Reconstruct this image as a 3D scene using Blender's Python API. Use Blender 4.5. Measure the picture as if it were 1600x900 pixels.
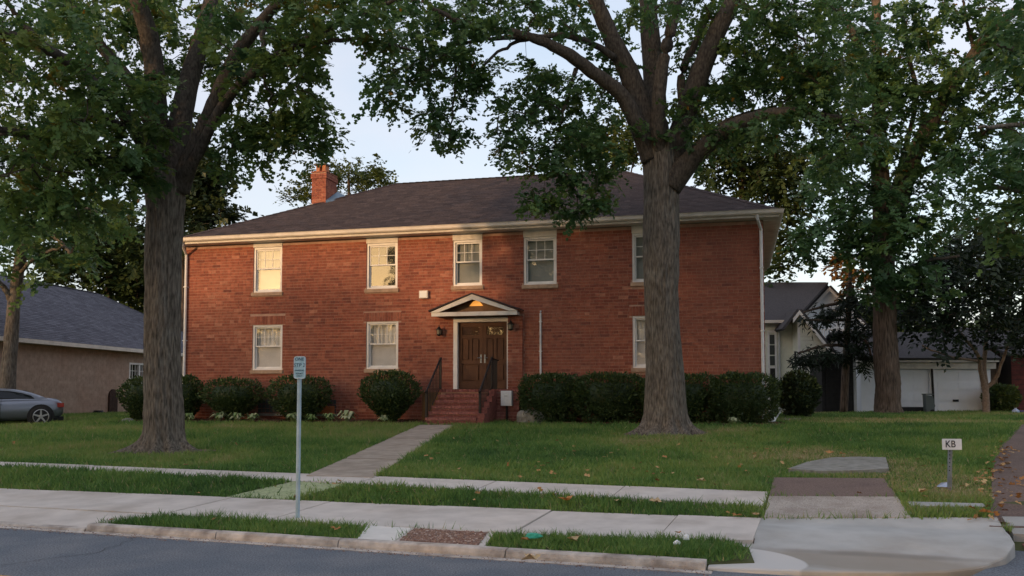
import bpy, math, random
import numpy as np
from mathutils import noise as mnoise, Vector
random.seed(7); RNG = np.random.default_rng(11)
SC = bpy.context.scene
for o in list(bpy.data.objects): bpy.data.objects.remove(o)
COL = SC.collection
rad = math.radians

# ------------------------------------------------------------------ camera, sky, sun, exposure
PITCH = rad(3.2); FOC = 1400.0; EYE = 1.6
SH = 167/1400 - math.tan(PITCH)
cam = bpy.data.cameras.new('camera'); co = bpy.data.objects.new('camera', cam); COL.objects.link(co)
co.location = (0, 0, EYE); co.rotation_euler = (math.pi/2 + PITCH, 0, 0)
cam.sensor_width = 36; cam.lens = 36*FOC/1600; cam.shift_y = SH*FOC/1600
cam.clip_start = 0.1; cam.clip_end = 3000
SC.camera = co

SUN_AZ = rad(40.5)      # measured from straight behind the camera towards the left
SUN_EL = rad(5.5)
SUND = Vector((-math.sin(SUN_AZ)*math.cos(SUN_EL), -math.cos(SUN_AZ)*math.cos(SUN_EL), math.sin(SUN_EL)))
world = bpy.data.worlds.new('World'); SC.world = world; world.use_nodes = True
wn = world.node_tree.nodes; wl = world.node_tree.links
bg = wn['Background']; bg.inputs['Strength'].default_value = 0.113
sky = wn.new('ShaderNodeTexSky'); sky.sky_type = 'NISHITA'; sky.sun_disc = False
sky.sun_elevation = SUN_EL; sky.sun_rotation = math.atan2(SUND.x, SUND.y)
sky.air_density = 1.0; sky.dust_density = 1.2; sky.ozone_density = 1.5; sky.altitude = 100
# thin evening cloud veil: pale, spread over the whole dome
tc = wn.new('ShaderNodeTexCoord')
mp = wn.new('ShaderNodeMapping'); mp.inputs['Scale'].default_value = (1.2, 1.2, 3.5)
nz = wn.new('ShaderNodeTexNoise'); nz.inputs['Scale'].default_value = 2.2; nz.inputs['Detail'].default_value = 6
rp = wn.new('ShaderNodeValToRGB'); rp.color_ramp.elements[0].position = .30; rp.color_ramp.elements[1].position = .75
rp.color_ramp.elements[0].color = (.45, .45, .45, 1); rp.color_ramp.elements[1].color = (.88, .88, .88, 1)
vm = wn.new('ShaderNodeMix'); vm.data_type = 'RGBA'
gl = wn.new('ShaderNodeVectorMath'); gl.operation = 'DOT_PRODUCT'; gl.inputs[1].default_value = SUND
wl.new(tc.outputs['Generated'], gl.inputs[0])
gm = wn.new('ShaderNodeMapRange'); gm.interpolation_type = 'SMOOTHERSTEP'; gm.inputs['From Min'].default_value = .90; gm.inputs['From Max'].default_value = 1.0; wl.new(gl.outputs['Value'], gm.inputs['Value'])
cv = wn.new('ShaderNodeMix'); cv.data_type = 'RGBA'; cv.inputs['A'].default_value = (2.22, 2.16, 2.38, 1); cv.inputs['B'].default_value = (11.5, 6.9, 2.9, 1)   # cloud veil glows gold round the low sun
wl.new(gm.outputs[0], cv.inputs['Factor']); wl.new(cv.outputs['Result'], vm.inputs['B'])
wl.new(tc.outputs['Generated'], mp.inputs['Vector']); wl.new(mp.outputs[0], nz.inputs['Vector'])
wl.new(nz.outputs['Fac'], rp.inputs['Fac']); wl.new(rp.outputs['Color'], vm.inputs['Factor'])
wl.new(sky.outputs['Color'], vm.inputs['A']); wl.new(vm.outputs['Result'], bg.inputs['Color'])
sun = bpy.data.lights.new('sun', 'SUN'); so = bpy.data.objects.new('sun', sun); COL.objects.link(so)
sun.energy = 0.68; sun.angle = rad(1.5); sun.color = (1.0, .60, .30)
so.rotation_euler = (-SUND).to_track_quat('-Z', 'Y').to_euler()
so.location = (-30, -30, 20)
SC.view_settings.view_transform = 'Standard'; SC.view_settings.look = 'None'
SC.view_settings.exposure = 1.88; SC.view_settings.gamma = 1

# ------------------------------------------------------------------ helpers
def ray(u, v):
    cx = (u-800)/FOC; cy = (450-v)/FOC + SH
    return np.array([cx, math.cos(PITCH)-cy*math.sin(PITCH), math.sin(PITCH)+cy*math.cos(PITCH)])
def at(u, v, Y):
    r = ray(u, v); return np.array([0, 0, EYE]) + r*(Y/r[1])
def gz(u, v, z):
    r = ray(u, v); return np.array([0, 0, EYE]) + r*((z-EYE)/r[2])
UH = rad(19.3)
SU = np.array([math.cos(UH), -math.sin(UH)]); SN = np.array([math.sin(UH), math.cos(UH)])
def stx(s, t): return SU*s + SN*t
_TZ = [(-60, .15), (-4, .12), (8.5, .07), (9.15, .11), (10.6, .17), (11.4, .30), (12.2, .35), (15, .44), (21.6, .67), (25, .79), (40, .80), (70, .85), (400, 1.5)]
_T = np.array([a for a, b in _TZ], float); _Z = np.array([b for a, b in _TZ])
def zg(x, y):
    t = np.asarray(x)*SN[0] + np.asarray(y)*SN[1]
    return np.interp(t, _T, _Z)
def gpt(u, v):                       # pixel -> point on the terrain
    z = .5
    for _ in range(12):
        p = gz(u, v, z); z = .5*z + .5*float(zg(p[0], p[1]))
    return gz(u, v, z)
def frame(ox, oy, deg):
    th = rad(deg); ex, ey = math.cos(th), math.sin(th)
    def T(s, d, z): return (ox+ex*s-ey*d, oy+ey*s+ex*d, z)
    return T
H = frame(-10.99, 30.0, -14.15)
_e = np.array([math.cos(rad(14.15)), -math.sin(rad(14.15)), 0]); _m = np.array([math.sin(rad(14.15)), math.cos(rad(14.15)), 0])
_A = np.array([-10.99, 30.0, 0])
def fs(u, v, off=0.0):               # pixel -> (s, z) on a plane parallel to the facade, off metres in front
    r = ray(u, v); o = np.array([0, 0, EYE]); a = _A - _m*off
    p = o + r*(np.dot(a-o, _m)/np.dot(r, _m)); return float(np.dot(p-_A, _e)), float(p[2])

def vnoise(x, y, f, seed=0):
    x = np.asarray(x)*f + seed*17.3; y = np.asarray(y)*f + seed*9.1
    xi = np.floor(x).astype(int); yi = np.floor(y).astype(int); fx = x-xi; fy = y-yi
    fx = fx*fx*(3-2*fx); fy = fy*fy*(3-2*fy)
    def h(a, b): 
        n = np.sin(a*127.1+b*311.7+seed*74.7)*43758.5453; return n-np.floor(n)
    return (h(xi, yi)*(1-fx)+h(xi+1, yi)*fx)*(1-fy)+(h(xi, yi+1)*(1-fx)+h(xi+1, yi+1)*fx)*fy
def in_poly(x, y, poly):
    inside = np.zeros(len(x), bool); n = len(poly)
    for i in range(n):
        x1, y1 = poly[i][0], poly[i][1]; x2, y2 = poly[(i+1) % n][0], poly[(i+1) % n][1]
        c = ((y1 > y) != (y2 > y)) & (x < (x2-x1)*(y-y1)/((y2-y1) or 1e-9)+x1)
        inside ^= c
    return inside

def tag(o, label=None, cat=None, group=None, kind=None):
    if label: o['label'] = label
    if cat: o['category'] = cat
    if group: o['group'] = group
    if kind: o['kind'] = kind
    return o
def empty(name, loc, label=None, cat=None, group=None):
    o = bpy.data.objects.new(name, None); COL.objects.link(o); o.location = tuple(float(c) for c in loc)
    o.empty_display_size = .2
    return tag(o, label, cat, group)
def link(name, me, parent=None, kind=None, loc=None):
    o = bpy.data.objects.new(name, me); COL.objects.link(o)
    if loc is not None: o.location = loc
    if parent is not None:
        o.parent = parent
        w = parent; off = Vector((0, 0, 0))
        while w is not None: off += w.location; w = w.parent
        o.location = Vector(o.location) - off       # builders work in world space
    if kind: o['kind'] = kind
    return o
def np_mesh(name, V, loops, sizes, mat, tones=None, smooth=False):
    me = bpy.data.meshes.new(name); V = np.asarray(V, np.float32).reshape(-1, 3)
    loops = np.asarray(loops, np.int32).ravel(); sizes = np.asarray(sizes, np.int32)
    me.vertices.add(len(V)); me.vertices.foreach_set('co', V.ravel())
    me.loops.add(len(loops)); me.loops.foreach_set('vertex_index', loops)
    me.polygons.add(len(sizes)); st = np.concatenate([[0], np.cumsum(sizes)[:-1]]).astype(np.int32)
    me.polygons.foreach_set('loop_start', st)
    if tones is not None:
        a = me.attributes.new('tone', 'FLOAT', 'FACE'); a.data.foreach_set('value', np.asarray(tones, np.float32))
    me.update(calc_edges=True)
    me.polygons.foreach_set('use_smooth', np.full(len(sizes), bool(smooth)))
    if mat: me.materials.append(mat)
    me.validate()
    return me

class MB:
    def __init__(s): s.v = []; s.f = []; s.t = []
    def add(s, vs, fs_, tone=.5):
        b = len(s.v); s.v.extend([tuple(map(float, p)) for p in vs])
        for f in fs_: s.f.append([b+i for i in f]); s.t.append(tone)
        return s
    def box(s, T, a0, a1, b0, b1, c0, c1, tone=.5, skip=()):
        vs = [T(a, b, c) for c in (c0, c1) for b in (b0, b1) for a in (a0, a1)]
        F = {'bottom': (0, 2, 3, 1), 'top': (4, 5, 7, 6), 'front': (0, 1, 5, 4), 'back': (2, 6, 7, 3), 'left': (0, 4, 6, 2), 'right': (1, 3, 7, 5)}
        return s.add(vs, [F[k] for k in F if k not in skip], tone)
    def prism(s, poly, z0, z1, tone=.5):      # z0, z1 numbers or functions
        n = len(poly); g = lambda z, p: z(p[0], p[1]) if callable(z) else z
        a = sum(poly[i][0]*poly[(i+1) % n][1]-poly[(i+1) % n][0]*poly[i][1] for i in range(n))
        if a < 0: poly = poly[::-1]
        vs = [(p[0], p[1], g(z0, p)) for p in poly] + [(p[0], p[1], g(z1, p)) for p in poly]
        fs_ = [list(range(n))[::-1], list(range(n, 2*n))] + [[i, (i+1) % n, n+(i+1) % n, n+i] for i in range(n)]
        return s.add(vs, fs_, tone)
    def tube(s, pts, radii, n=8, tone=.5, cap=True):
        pts = [Vector(tuple(map(float, p))) for p in pts]
        if not hasattr(radii, '__len__'): radii = [radii]*len(pts)
        vs = []; fs_ = []; up = Vector((.13, .21, 1)).normalized()
        for i, p in enumerate(pts):
            d = (pts[min(i+1, len(pts)-1)] - pts[max(i-1, 0)]).normalized()
            x = d.cross(up)
            if x.length < .15: x = d.cross(Vector((1, .1, 0)))
            x.normalize(); y = d.cross(x).normalized()
            for k in range(n):
                a = 2*math.pi*k/n; vs.append(p + (x*math.cos(a)+y*math.sin(a))*radii[i])
        for i in range(len(pts)-1):
            for k in range(n):
                fs_.append((i*n+k, i*n+(k+1) % n, (i+1)*n+(k+1) % n, (i+1)*n+k))
        if cap and n > 2: fs_.append(tuple(range(n))[::-1]); fs_.append(tuple((len(pts)-1)*n+k for k in range(n)))
        return s.add(vs, fs_, tone)
    def lathe(s, c, prof, n=16, tone=.5):     # prof: (r, z)
        vs = [(c[0]+r*math.cos(2*math.pi*k/n), c[1]+r*math.sin(2*math.pi*k/n), c[2]+z) for r, z in prof for k in range(n)]
        fs_ = [(i*n+k, i*n+(k+1) % n, (i+1)*n+(k+1) % n, (i+1)*n+k) for i in range(len(prof)-1) for k in range(n)]
        fs_.append(tuple(range(n))[::-1]); fs_.append(tuple((len(prof)-1)*n+k for k in range(n)))
        return s.add(vs, fs_, tone)
    def mesh(s, name, mat, smooth=False):
        return np_mesh(name, s.v, [i for f in s.f for i in f], [len(f) for f in s.f], mat, s.t, smooth)
    def build(s, name, mat, parent=None, smooth=False, kind=None):
        return link(name, s.mesh(name, mat, smooth), parent, kind)

# ------------------------------------------------------------------ materials
def pbr(name, base, rough=.8, metal=0, spec=.3, noise=None, bump=None, tone=None, stain=None, emit=None, trans=0):
    """noise=(scale, amount)  bump=(scale, strength, stretch)  tone=[(pos,col)...] by face tone  stain=(scale,lo,hi,col)"""
    m = bpy.data.materials.new(name); m.use_nodes = True; nt = m.node_tree; n = nt.nodes; l = nt.links
    p = n['Principled BSDF']; p.inputs['Roughness'].default_value = rough; p.inputs['Metallic'].default_value = metal
    p.inputs['Specular IOR Level'].default_value = spec
    geo = n.new('ShaderNodeNewGeometry'); pos = geo.outputs['Position']
    if tone:
        at_ = n.new('ShaderNodeAttribute'); at_.attribute_name = 'tone'
        r = n.new('ShaderNodeValToRGB'); el = r.color_ramp.elements
        while len(el) < len(tone): el.new(.5)
        for e_, (q, c) in zip(el, tone): e_.position = q; e_.color = (*c, 1)
        l.new(at_.outputs['Fac'], r.inputs['Fac']); col = r.outputs['Color']
    else:
        c = n.new('ShaderNodeRGB'); c.outputs[0].default_value = (*base, 1); col = c.outputs[0]
    if stain:
        sn = n.new('ShaderNodeTexNoise'); sn.inputs['Scale'].default_value = stain[0]; sn.inputs['Detail'].default_value = 7; sn.inputs['Roughness'].default_value = .62
        l.new(pos, sn.inputs['Vector'])
        mr = n.new('ShaderNodeMapRange'); mr.inputs['From Min'].default_value = stain[1]; mr.inputs['From Max'].default_value = stain[2]
        l.new(sn.outputs['Fac'], mr.inputs['Value'])
        mx = n.new('ShaderNodeMix'); mx.data_type = 'RGBA'; mx.inputs['B'].default_value = (*stain[3], 1)
        l.new(mr.outputs[0], mx.inputs['Factor']); l.new(col, mx.inputs['A']); col = mx.outputs['Result']
    if noise:
        t = n.new('ShaderNodeTexNoise'); t.inputs['Scale'].default_value = noise[0]; t.inputs['Detail'].default_value = 5
        if len(noise) > 2:
            mp_ = n.new('ShaderNodeMapping'); mp_.inputs['Scale'].default_value = noise[2]; l.new(pos, mp_.inputs['Vector']); l.new(mp_.outputs[0], t.inputs['Vector'])
        else: l.new(pos, t.inputs['Vector'])
        mr = n.new('ShaderNodeMapRange'); mr.inputs['From Min'].default_value = .3; mr.inputs['From Max'].default_value = .7
        mr.inputs['To Min'].default_value = 1-noise[1]; mr.inputs['To Max'].default_value = 1+noise[1]
        l.new(t.outputs['Fac'], mr.inputs['Value'])
        mx = n.new('ShaderNodeMix'); mx.data_type = 'RGBA'; mx.blend_type = 'MULTIPLY'; mx.inputs['Factor'].default_value = 1
        l.new(col, mx.inputs['A']); l.new(mr.outputs[0], mx.inputs['B']); col = mx.outputs['Result']
    l.new(col, p.inputs['Base Color'])
    if bump:
        v = pos
        if len(bump) > 2:
            mp_ = n.new('ShaderNodeMapping'); mp_.inputs['Scale'].default_value = bump[2]; l.new(pos, mp_.inputs['Vector']); v = mp_.outputs[0]
        t = n.new('ShaderNodeTexNoise'); t.inputs['Scale'].default_value = bump[0]; t.inputs['Detail'].default_value = 6
        l.new(v, t.inputs['Vector']); b = n.new('ShaderNodeBump'); b.inputs['Strength'].default_value = bump[1]; b.inputs['Distance'].default_value = .02
        l.new(t.outputs['Fac'], b.inputs['Height']); l.new(b.outputs[0], p.inputs['Normal'])
    if emit:
        p.inputs['Emission Color'].default_value = (*emit[0], 1); p.inputs['Emission Strength'].default_value = emit[1]
    if trans:
        tr = n.new('ShaderNodeBsdfTranslucent'); l.new(col, tr.inputs['Color'])
        ms = n.new('ShaderNodeMixShader'); ms.inputs[0].default_value = trans
        l.new(p.outputs[0], ms.inputs[1]); l.new(tr.outputs[0], ms.inputs[2]); l.new(ms.outputs[0], n['Material Output'].inputs['Surface'])
    return m
def glass_mat(name, tint, ior=1.9):
    m = bpy.data.materials.new(name); m.use_nodes = True; nt = m.node_tree; n = nt.nodes; l = nt.links
    n.remove(n['Principled BSDF'])
    g = n.new('ShaderNodeBsdfGlossy'); g.inputs['Roughness'].default_value = .035
    t = n.new('ShaderNodeBsdfTransparent'); t.inputs['Color'].default_value = (*tint, 1)
    lw = n.new('ShaderNodeLayerWeight'); lw.inputs['Blend'].default_value = .5; pw = n.new('ShaderNodeMath'); pw.operation = 'POWER'; pw.inputs[1].default_value = 5; l.new(lw.outputs['Facing'], pw.inputs[0])
    f0 = ((ior-1)/(ior+1))**2; f = n.new('ShaderNodeMath'); f.operation = 'MULTIPLY_ADD'; f.inputs[1].default_value = 1-f0; f.inputs[2].default_value = f0; l.new(pw.outputs[0], f.inputs[0])
    nz_ = n.new('ShaderNodeTexNoise'); nz_.inputs['Scale'].default_value = 1.7
    geo = n.new('ShaderNodeNewGeometry'); l.new(geo.outputs['Position'], nz_.inputs['Vector'])
    b = n.new('ShaderNodeBump'); b.inputs['Strength'].default_value = .05; b.inputs['Distance'].default_value = .05
    l.new(nz_.outputs['Fac'], b.inputs['Height']); l.new(b.outputs[0], g.inputs['Normal'])
    x = n.new('ShaderNodeMixShader'); l.new(f.outputs[0], x.inputs[0]); l.new(t.outputs[0], x.inputs[1]); l.new(g.outputs[0], x.inputs[2])
    l.new(x.outputs[0], n['Material Output'].inputs['Surface'])
    return m
M = {}
M['brick'] = pbr('brick', None, .9, noise=(9, .22), bump=(60, .25), stain=(.5, .48, .8, (.25, .098, .068)),
                 tone=[(0, (.18, .058, .042)), (.25, (.255, .078, .050)), (.6, (.305, .102, .062)), (.85, (.36, .130, .080)), (1, (.42, .18, .115))])
M['mortar'] = pbr('mortar', (.44, .27, .20), .95, noise=(5, .2))
M['brick_tan'] = pbr('tan_brick', None, .9, noise=(5, .16), tone=[(0, (.39, .285, .22)), (.5, (.41, .305, .235)), (1, (.43, .325, .25))], stain=(.35, .5, .75, (.38, .24, .17)))
M['mortar_tan'] = pbr('tan_mortar', (.41, .305, .238), .95, noise=(5, .15))
M['trim'] = pbr('white_trim', (.70, .66, .60), .55, noise=(3, .12), stain=(2.2, .56, .8, (.48, .42, .36)))
M['window_white'] = pbr('window_white', (.78, .76, .73), .45, noise=(4, .07))
M['gutter'] = pbr('gutter_cream', (.66, .60, .52), .45, noise=(2, .14), stain=(1.5, .55, .8, (.42, .37, .31)))
M['sill'] = pbr('sandstone', (.42, .29, .20), .9, noise=(8, .2), bump=(40, .3))
M['shingle'] = pbr('brown_shingle', None, .95, spec=.15, noise=(22, .3), stain=(.35, .45, .75, (.072, .053, .050)),
                   tone=[(0, (.038, .031, .032)), (.5, (.060, .047, .047)), (1, (.088, .068, .066))])
M['shingle_grey'] = pbr('grey_shingle', None, .95, spec=.15, noise=(18, .25), tone=[(0, (.078, .078, .094)), (.5, (.105, .105, .126)), (1, (.14, .14, .165))])
M['shingle_dark'] = pbr('dark_shingle', None, .95, spec=.15, noise=(18, .25), tone=[(0, (.055, .052, .056)), (.5, (.078, .074, .078)), (1, (.11, .10, .105))])
M['door'] = pbr('door_wood', (.12, .056, .030), .6, spec=.22, noise=(3, .25), bump=(30, .25, (6, 6, .5)))
M['iron'] = pbr('black_iron', (.012, .011, .011), .5, spec=.4)
M['step_brick'] = pbr('step_brick', None, .85, noise=(14, .28), bump=(60, .4), tone=[(0, (.20, .068, .055)), (.5, (.26, .095, .078)), (1, (.33, .135, .115))])
M['glass'] = glass_mat('window_glass', (.93, .94, .94), 2.2)
M['glass_dark'] = glass_mat('car_glass', (.18, .2, .22), 1.5)
M['room'] = pbr('dark_room', (.03, .028, .026), .9)
M['blind'] = pbr('roller_blind', (.74, .69, .64), .9, noise=(2, .1))
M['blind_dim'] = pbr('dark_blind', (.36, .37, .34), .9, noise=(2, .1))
M['curtain'] = pbr('lace_curtain', (.86, .83, .79), .9, noise=(5, .12))
M['steel'] = pbr('grey_paint', (.45, .47, .48), .45, metal=0, noise=(4, .1))
M['zinc'] = pbr('galvanised_steel', (.30, .34, .38), .45, metal=.6, noise=(12, .2))
M['white_metal'] = pbr('white_paint', (.72, .71, .69), .5, noise=(5, .1))
M['lamp_dark'] = pbr('lamp_black', (.02, .018, .015), .4)
M['lamp_glass'] = pbr('lamp_glass', (.25, .22, .15), .15, spec=.6)
M['glow'] = pbr('warm_glow', (.9, .6, .25), .5, emit=((1.0, .38, .06), .22))
M['wood_ceiling'] = pbr('wood_ceiling', (.22, .13, .075), .6, noise=(5, .2))
M['concrete'] = pbr('walk_concrete', (.55, .50, .45), .92, noise=(3, .12), bump=(120, .3), stain=(1.1, .48, .72, (.45, .395, .34)))
M['concrete_new'] = pbr('pale_concrete', (.66, .63, .58), .9, noise=(6, .07), bump=(120, .2))
M['concrete_grey'] = pbr('apron_concrete', (.34, .34, .32), .92, noise=(2.5, .12), bump=(110, .3), stain=(.9, .46, .68, (.25, .225, .19)))
def apron_mat():
    m = pbr('apron_surface', (.43, .43, .41), .92, noise=(2.5, .12), bump=(110, .35), stain=(.9, .46, .68, (.36, .34, .305))); n = m.node_tree.nodes; l = m.node_tree.links; p = n['Principled BSDF']
    base = p.inputs['Base Color'].links[0].from_socket; geo = n.new('ShaderNodeNewGeometry')
    wob = n.new('ShaderNodeTexNoise'); wob.inputs['Scale'].default_value = 3.0; l.new(geo.outputs['Position'], wob.inputs['Vector'])
    def ellipse(cs, ct, rs, rt, soft, col, base, amt=1.0):       # repair and dirt patches with their own outline
        c = stx(cs, ct); mp_ = n.new('ShaderNodeMapping'); mp_.vector_type = 'TEXTURE'; mp_.inputs['Location'].default_value = (c[0], c[1], 0); mp_.inputs['Rotation'].default_value = (0, 0, -UH); mp_.inputs['Scale'].default_value = (rs, rt, 1e3)
        l.new(geo.outputs['Position'], mp_.inputs['Vector']); d = n.new('ShaderNodeVectorMath'); d.operation = 'LENGTH'; l.new(mp_.outputs[0], d.inputs[0])
        a = n.new('ShaderNodeMath'); a.operation = 'MULTIPLY_ADD'; a.inputs[1].default_value = soft*1.5; l.new(wob.outputs['Fac'], a.inputs[0]); l.new(d.outputs['Value'], a.inputs[2])
        r = n.new('ShaderNodeMapRange'); r.inputs['From Min'].default_value = 1+soft*1.75; r.inputs['From Max'].default_value = 1-soft*.25; r.inputs['To Max'].default_value = amt; l.new(a.outputs[0], r.inputs['Value'])
        x = n.new('ShaderNodeMix'); x.data_type = 'RGBA'; x.inputs['B'].default_value = (*col, 1); l.new(r.outputs[0], x.inputs['Factor']); l.new(base, x.inputs['A']); return x.outputs['Result']
    b = ellipse(.30, 9.02, 1.15, .34, .30, (.27, .235, .19), base, .8)
    b = ellipse(.55, 9.30, .85, .07, .5, (.20, .185, .16), b, .7)
    b = ellipse(-.93, 8.74, .74, .56, .02, (.55, .53, .50), b)
    l.new(b, p.inputs['Base Color']); return m
M['concrete_path'] = pbr('path_concrete', (.37, .31, .25), .93, noise=(4, .18), bump=(90, .4), stain=(1.3, .46, .7, (.28, .23, .18)))
M['kerb'] = pbr('kerb_concrete', (.50, .45, .40), .92, noise=(7, .25), bump=(80, .6), stain=(3.2, .45, .70, (.27, .225, .19)))
M['aggregate'] = pbr('exposed_aggregate', (.45, .40, .35), .95, noise=(70, .35), bump=(90, .9), stain=(1.4, .5, .75, (.27, .22, .18)))
M['aggregate_brown'] = pbr('brown_aggregate', (.20, .14, .115), .95, noise=(60, .45), bump=(80, 1), stain=(1.6, .5, .75, (.15, .105, .09)))
M['drive_brown'] = pbr('brown_drive', (.165, .115, .095), .95, noise=(40, .35), bump=(60, .8), stain=(.8, .45, .7, (.12, .085, .07)))
M['pebble'] = pbr('pebbles', None, .85, tone=[(0, (.12, .065, .05)), (.5, (.22, .125, .09)), (.85, (.30, .20, .15)), (1, (.42, .35, .30))])
M['asphalt'] = pbr('asphalt', (.155, .178, .208), .9, spec=.25, noise=(60, .5), bump=(120, 1.0), stain=(1.1, .42, .62, (.205, .22, .24)))
M['paint_yellow'] = pbr('yellow_line', (.55, .30, .08), .8, noise=(30, .3))
M['red_paint'] = pbr('red_brick_pave', None, .9, noise=(12, .25), tone=[(0, (.17, .065, .06)), (1, (.26, .11, .10))])
M['soil'] = pbr('lawn_soil', (.075, .085, .032), .98, noise=(1.2, .25), bump=(30, .8), stain=(.7, .52, .78, (.10, .085, .045)))
M['earth'] = pbr('bare_earth', (.16, .12, .09), .98, noise=(9, .3), bump=(40, .8))
M['mulch'] = pbr('bark_mulch', (.085, .038, .026), .98, noise=(25, .5), bump=(35, 1))
M['grass'] = pbr('grass_blade', None, .55, spec=.25, trans=.35,
                 tone=[(0, (.052, .125, .034)), (.3, (.120, .232, .054)), (.55, (.215, .305, .075)), (.8, (.33, .30, .13)), (1, (.46, .38, .22))])
M['worn_turf'] = pbr('worn_turf', (.34, .38, .22), .98, noise=(25, .3), bump=(50, .6), stain=(3, .45, .7, (.26, .32, .15)))
M['leaf'] = pbr('leaf', None, .45, spec=.35, trans=.42,
                tone=[(0, (.038, .090, .040)), (.4, (.078, .155, .052)), (.75, (.155, .225, .050)), (.93, (.11, .12, .020)), (1, (.35, .16, .02))])
M['leaf_far'] = pbr('leaf_far', None, .6, spec=.2, trans=.25,
                tone=[(0, (.030, .052, .018)), (.5, (.052, .082, .022)), (1, (.10, .125, .030))])
M['leaf_dark'] = pbr('leaf_dark', None, .5, spec=.3, trans=.15,
                tone=[(0, (.010, .020, .010)), (.5, (.018, .034, .015)), (.9, (.035, .055, .020)), (1, (.10, .12, .03))])
M['leaf_amber'] = pbr('leaf_amber', None, .55, trans=.3, tone=[(0, (.12, .06, .02)), (.5, (.24, .12, .03)), (1, (.30, .20, .05))])
M['yew'] = pbr('yew_leaf', None, .5, spec=.3, trans=.12,
                tone=[(0, (.026, .046, .017)), (.5, (.050, .084, .024)), (.85, (.095, .13, .030)), (1, (.18, .20, .05))])
M['hosta'] = pbr('hosta_leaf', None, .5, tone=[(0, (.06, .12, .03)), (.5, (.14, .22, .07)), (1, (.40, .42, .25))])
M['litter_leaf'] = pbr('fallen_leaf', None, .8, tone=[(0, (.16, .07, .03)), (.5, (.36, .19, .07)), (1, (.50, .36, .18))])
M['bark'] = pbr('bark', (.128, .110, .090), .95, spec=.15, noise=(27, .62, (1, 1, .18)), bump=(30, 1.0, (1, 1, .2)), stain=(2.4, .50, .80, (.165, .155, .135)))
M['bark_shaded'] = pbr('shaded_bark', (.072, .062, .052), .95, spec=.12, noise=(24, .5, (1, 1, .4)), bump=(30, .8))  # darker copy of the trunk bark; crown shade is put into its colour
M['bark_brown'] = pbr('brown_bark', (.115, .085, .063), .95, spec=.15, noise=(20, .62, (1, 1, .13)), bump=(26, 1.0, (1, 1, .14)), stain=(1.5, .5, .8, (.12, .095, .075)))
M['bark_light'] = pbr('light_bark', (.22, .165, .125), .9, spec=.2, noise=(14, .3), bump=(30, .5, (1, 1, .3)))
M['twig'] = pbr('twig', (.05, .042, .034), .95, spec=.1)
M['siding'] = pbr('cream_siding', (.74, .75, .64), .7, noise=(4, .08))
M['siding_white'] = pbr('white_siding', (.84, .88, .92), .7, noise=(3, .08))
M['garage_white'] = pbr('garage_white', (.84, .87, .92), .6, noise=(3, .03))
M['dark_wood'] = pbr('dark_wood', (.022, .021, .022), .8, noise=(6, .3))
M['brown_wood'] = pbr('brown_wood', (.05, .026, .018), .85, noise=(8, .3), bump=(20, .4, (5, 5, .4)))
M['red_wood'] = pbr('dark_red_wood', (.10, .026, .022), .8, noise=(6, .25))
M['tan_wall'] = pbr('tan_wall', (.26, .19, .14), .9, noise=(4, .2))
M['sign_blue'] = pbr('sign_blue', (.30, .50, .60), .5, noise=(25, .12), stain=(14, .5, .75, (.22, .42, .54)))
M['sign_ink'] = pbr('sign_ink', (.045, .12, .18), .6)
M['ink'] = pbr('black_ink', (.03, .035, .045), .6)
M['sign_white'] = pbr('sign_white', (.74, .76, .78), .5, noise=(20, .06))
M['pole_blue'] = pbr('pole_blue', (.33, .44, .50), .5, noise=(9, .14))
M['blue_plastic'] = pbr('blue_plastic', (.36, .46, .68), .4)
M['green_plastic'] = pbr('green_plastic', (.04, .36, .24), .35)
M['white_plastic'] = pbr('white_plastic', (.75, .77, .77), .4)
M['purple_plastic'] = pbr('purple_plastic', (.10, .06, .32), .4)
M['grey_bin'] = pbr('grey_bin', (.10, .12, .12), .5)
M['car_paint'] = pbr('silver_paint', (.22, .245, .295), .32, metal=.55, spec=.5)
M['car_dark'] = pbr('car_black', (.015, .015, .016), .6)
M['tyre'] = pbr('tyre', (.02, .02, .021), .85)
M['rim'] = pbr('rim', (.45, .45, .46), .35, metal=.7)
M['tail_red'] = pbr('tail_red', (.30, .04, .03), .25)
M['ochre'] = pbr('ochre_render', (.21, .115, .048), .9, noise=(4, .2), bump=(30, .3))
M['orange_render'] = pbr('orange_render', (.42, .13, .045), .9, noise=(6, .2))
M['stone_grey'] = pbr('grey_stone', (.25, .24, .21), .93, noise=(9, .25), bump=(40, .6), stain=(3, .5, .75, (.16, .15, .11)))
M['flashing'] = pbr('lead_flashing', (.17, .24, .30), .45, metal=.5)
M['glass_block'] = pbr('glass_block', (.07, .075, .07), .2, spec=.5)
M['clay'] = pbr('clay_pot', (.42, .17, .085), .85, noise=(10, .2))

M['apron'] = apron_mat()
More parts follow.
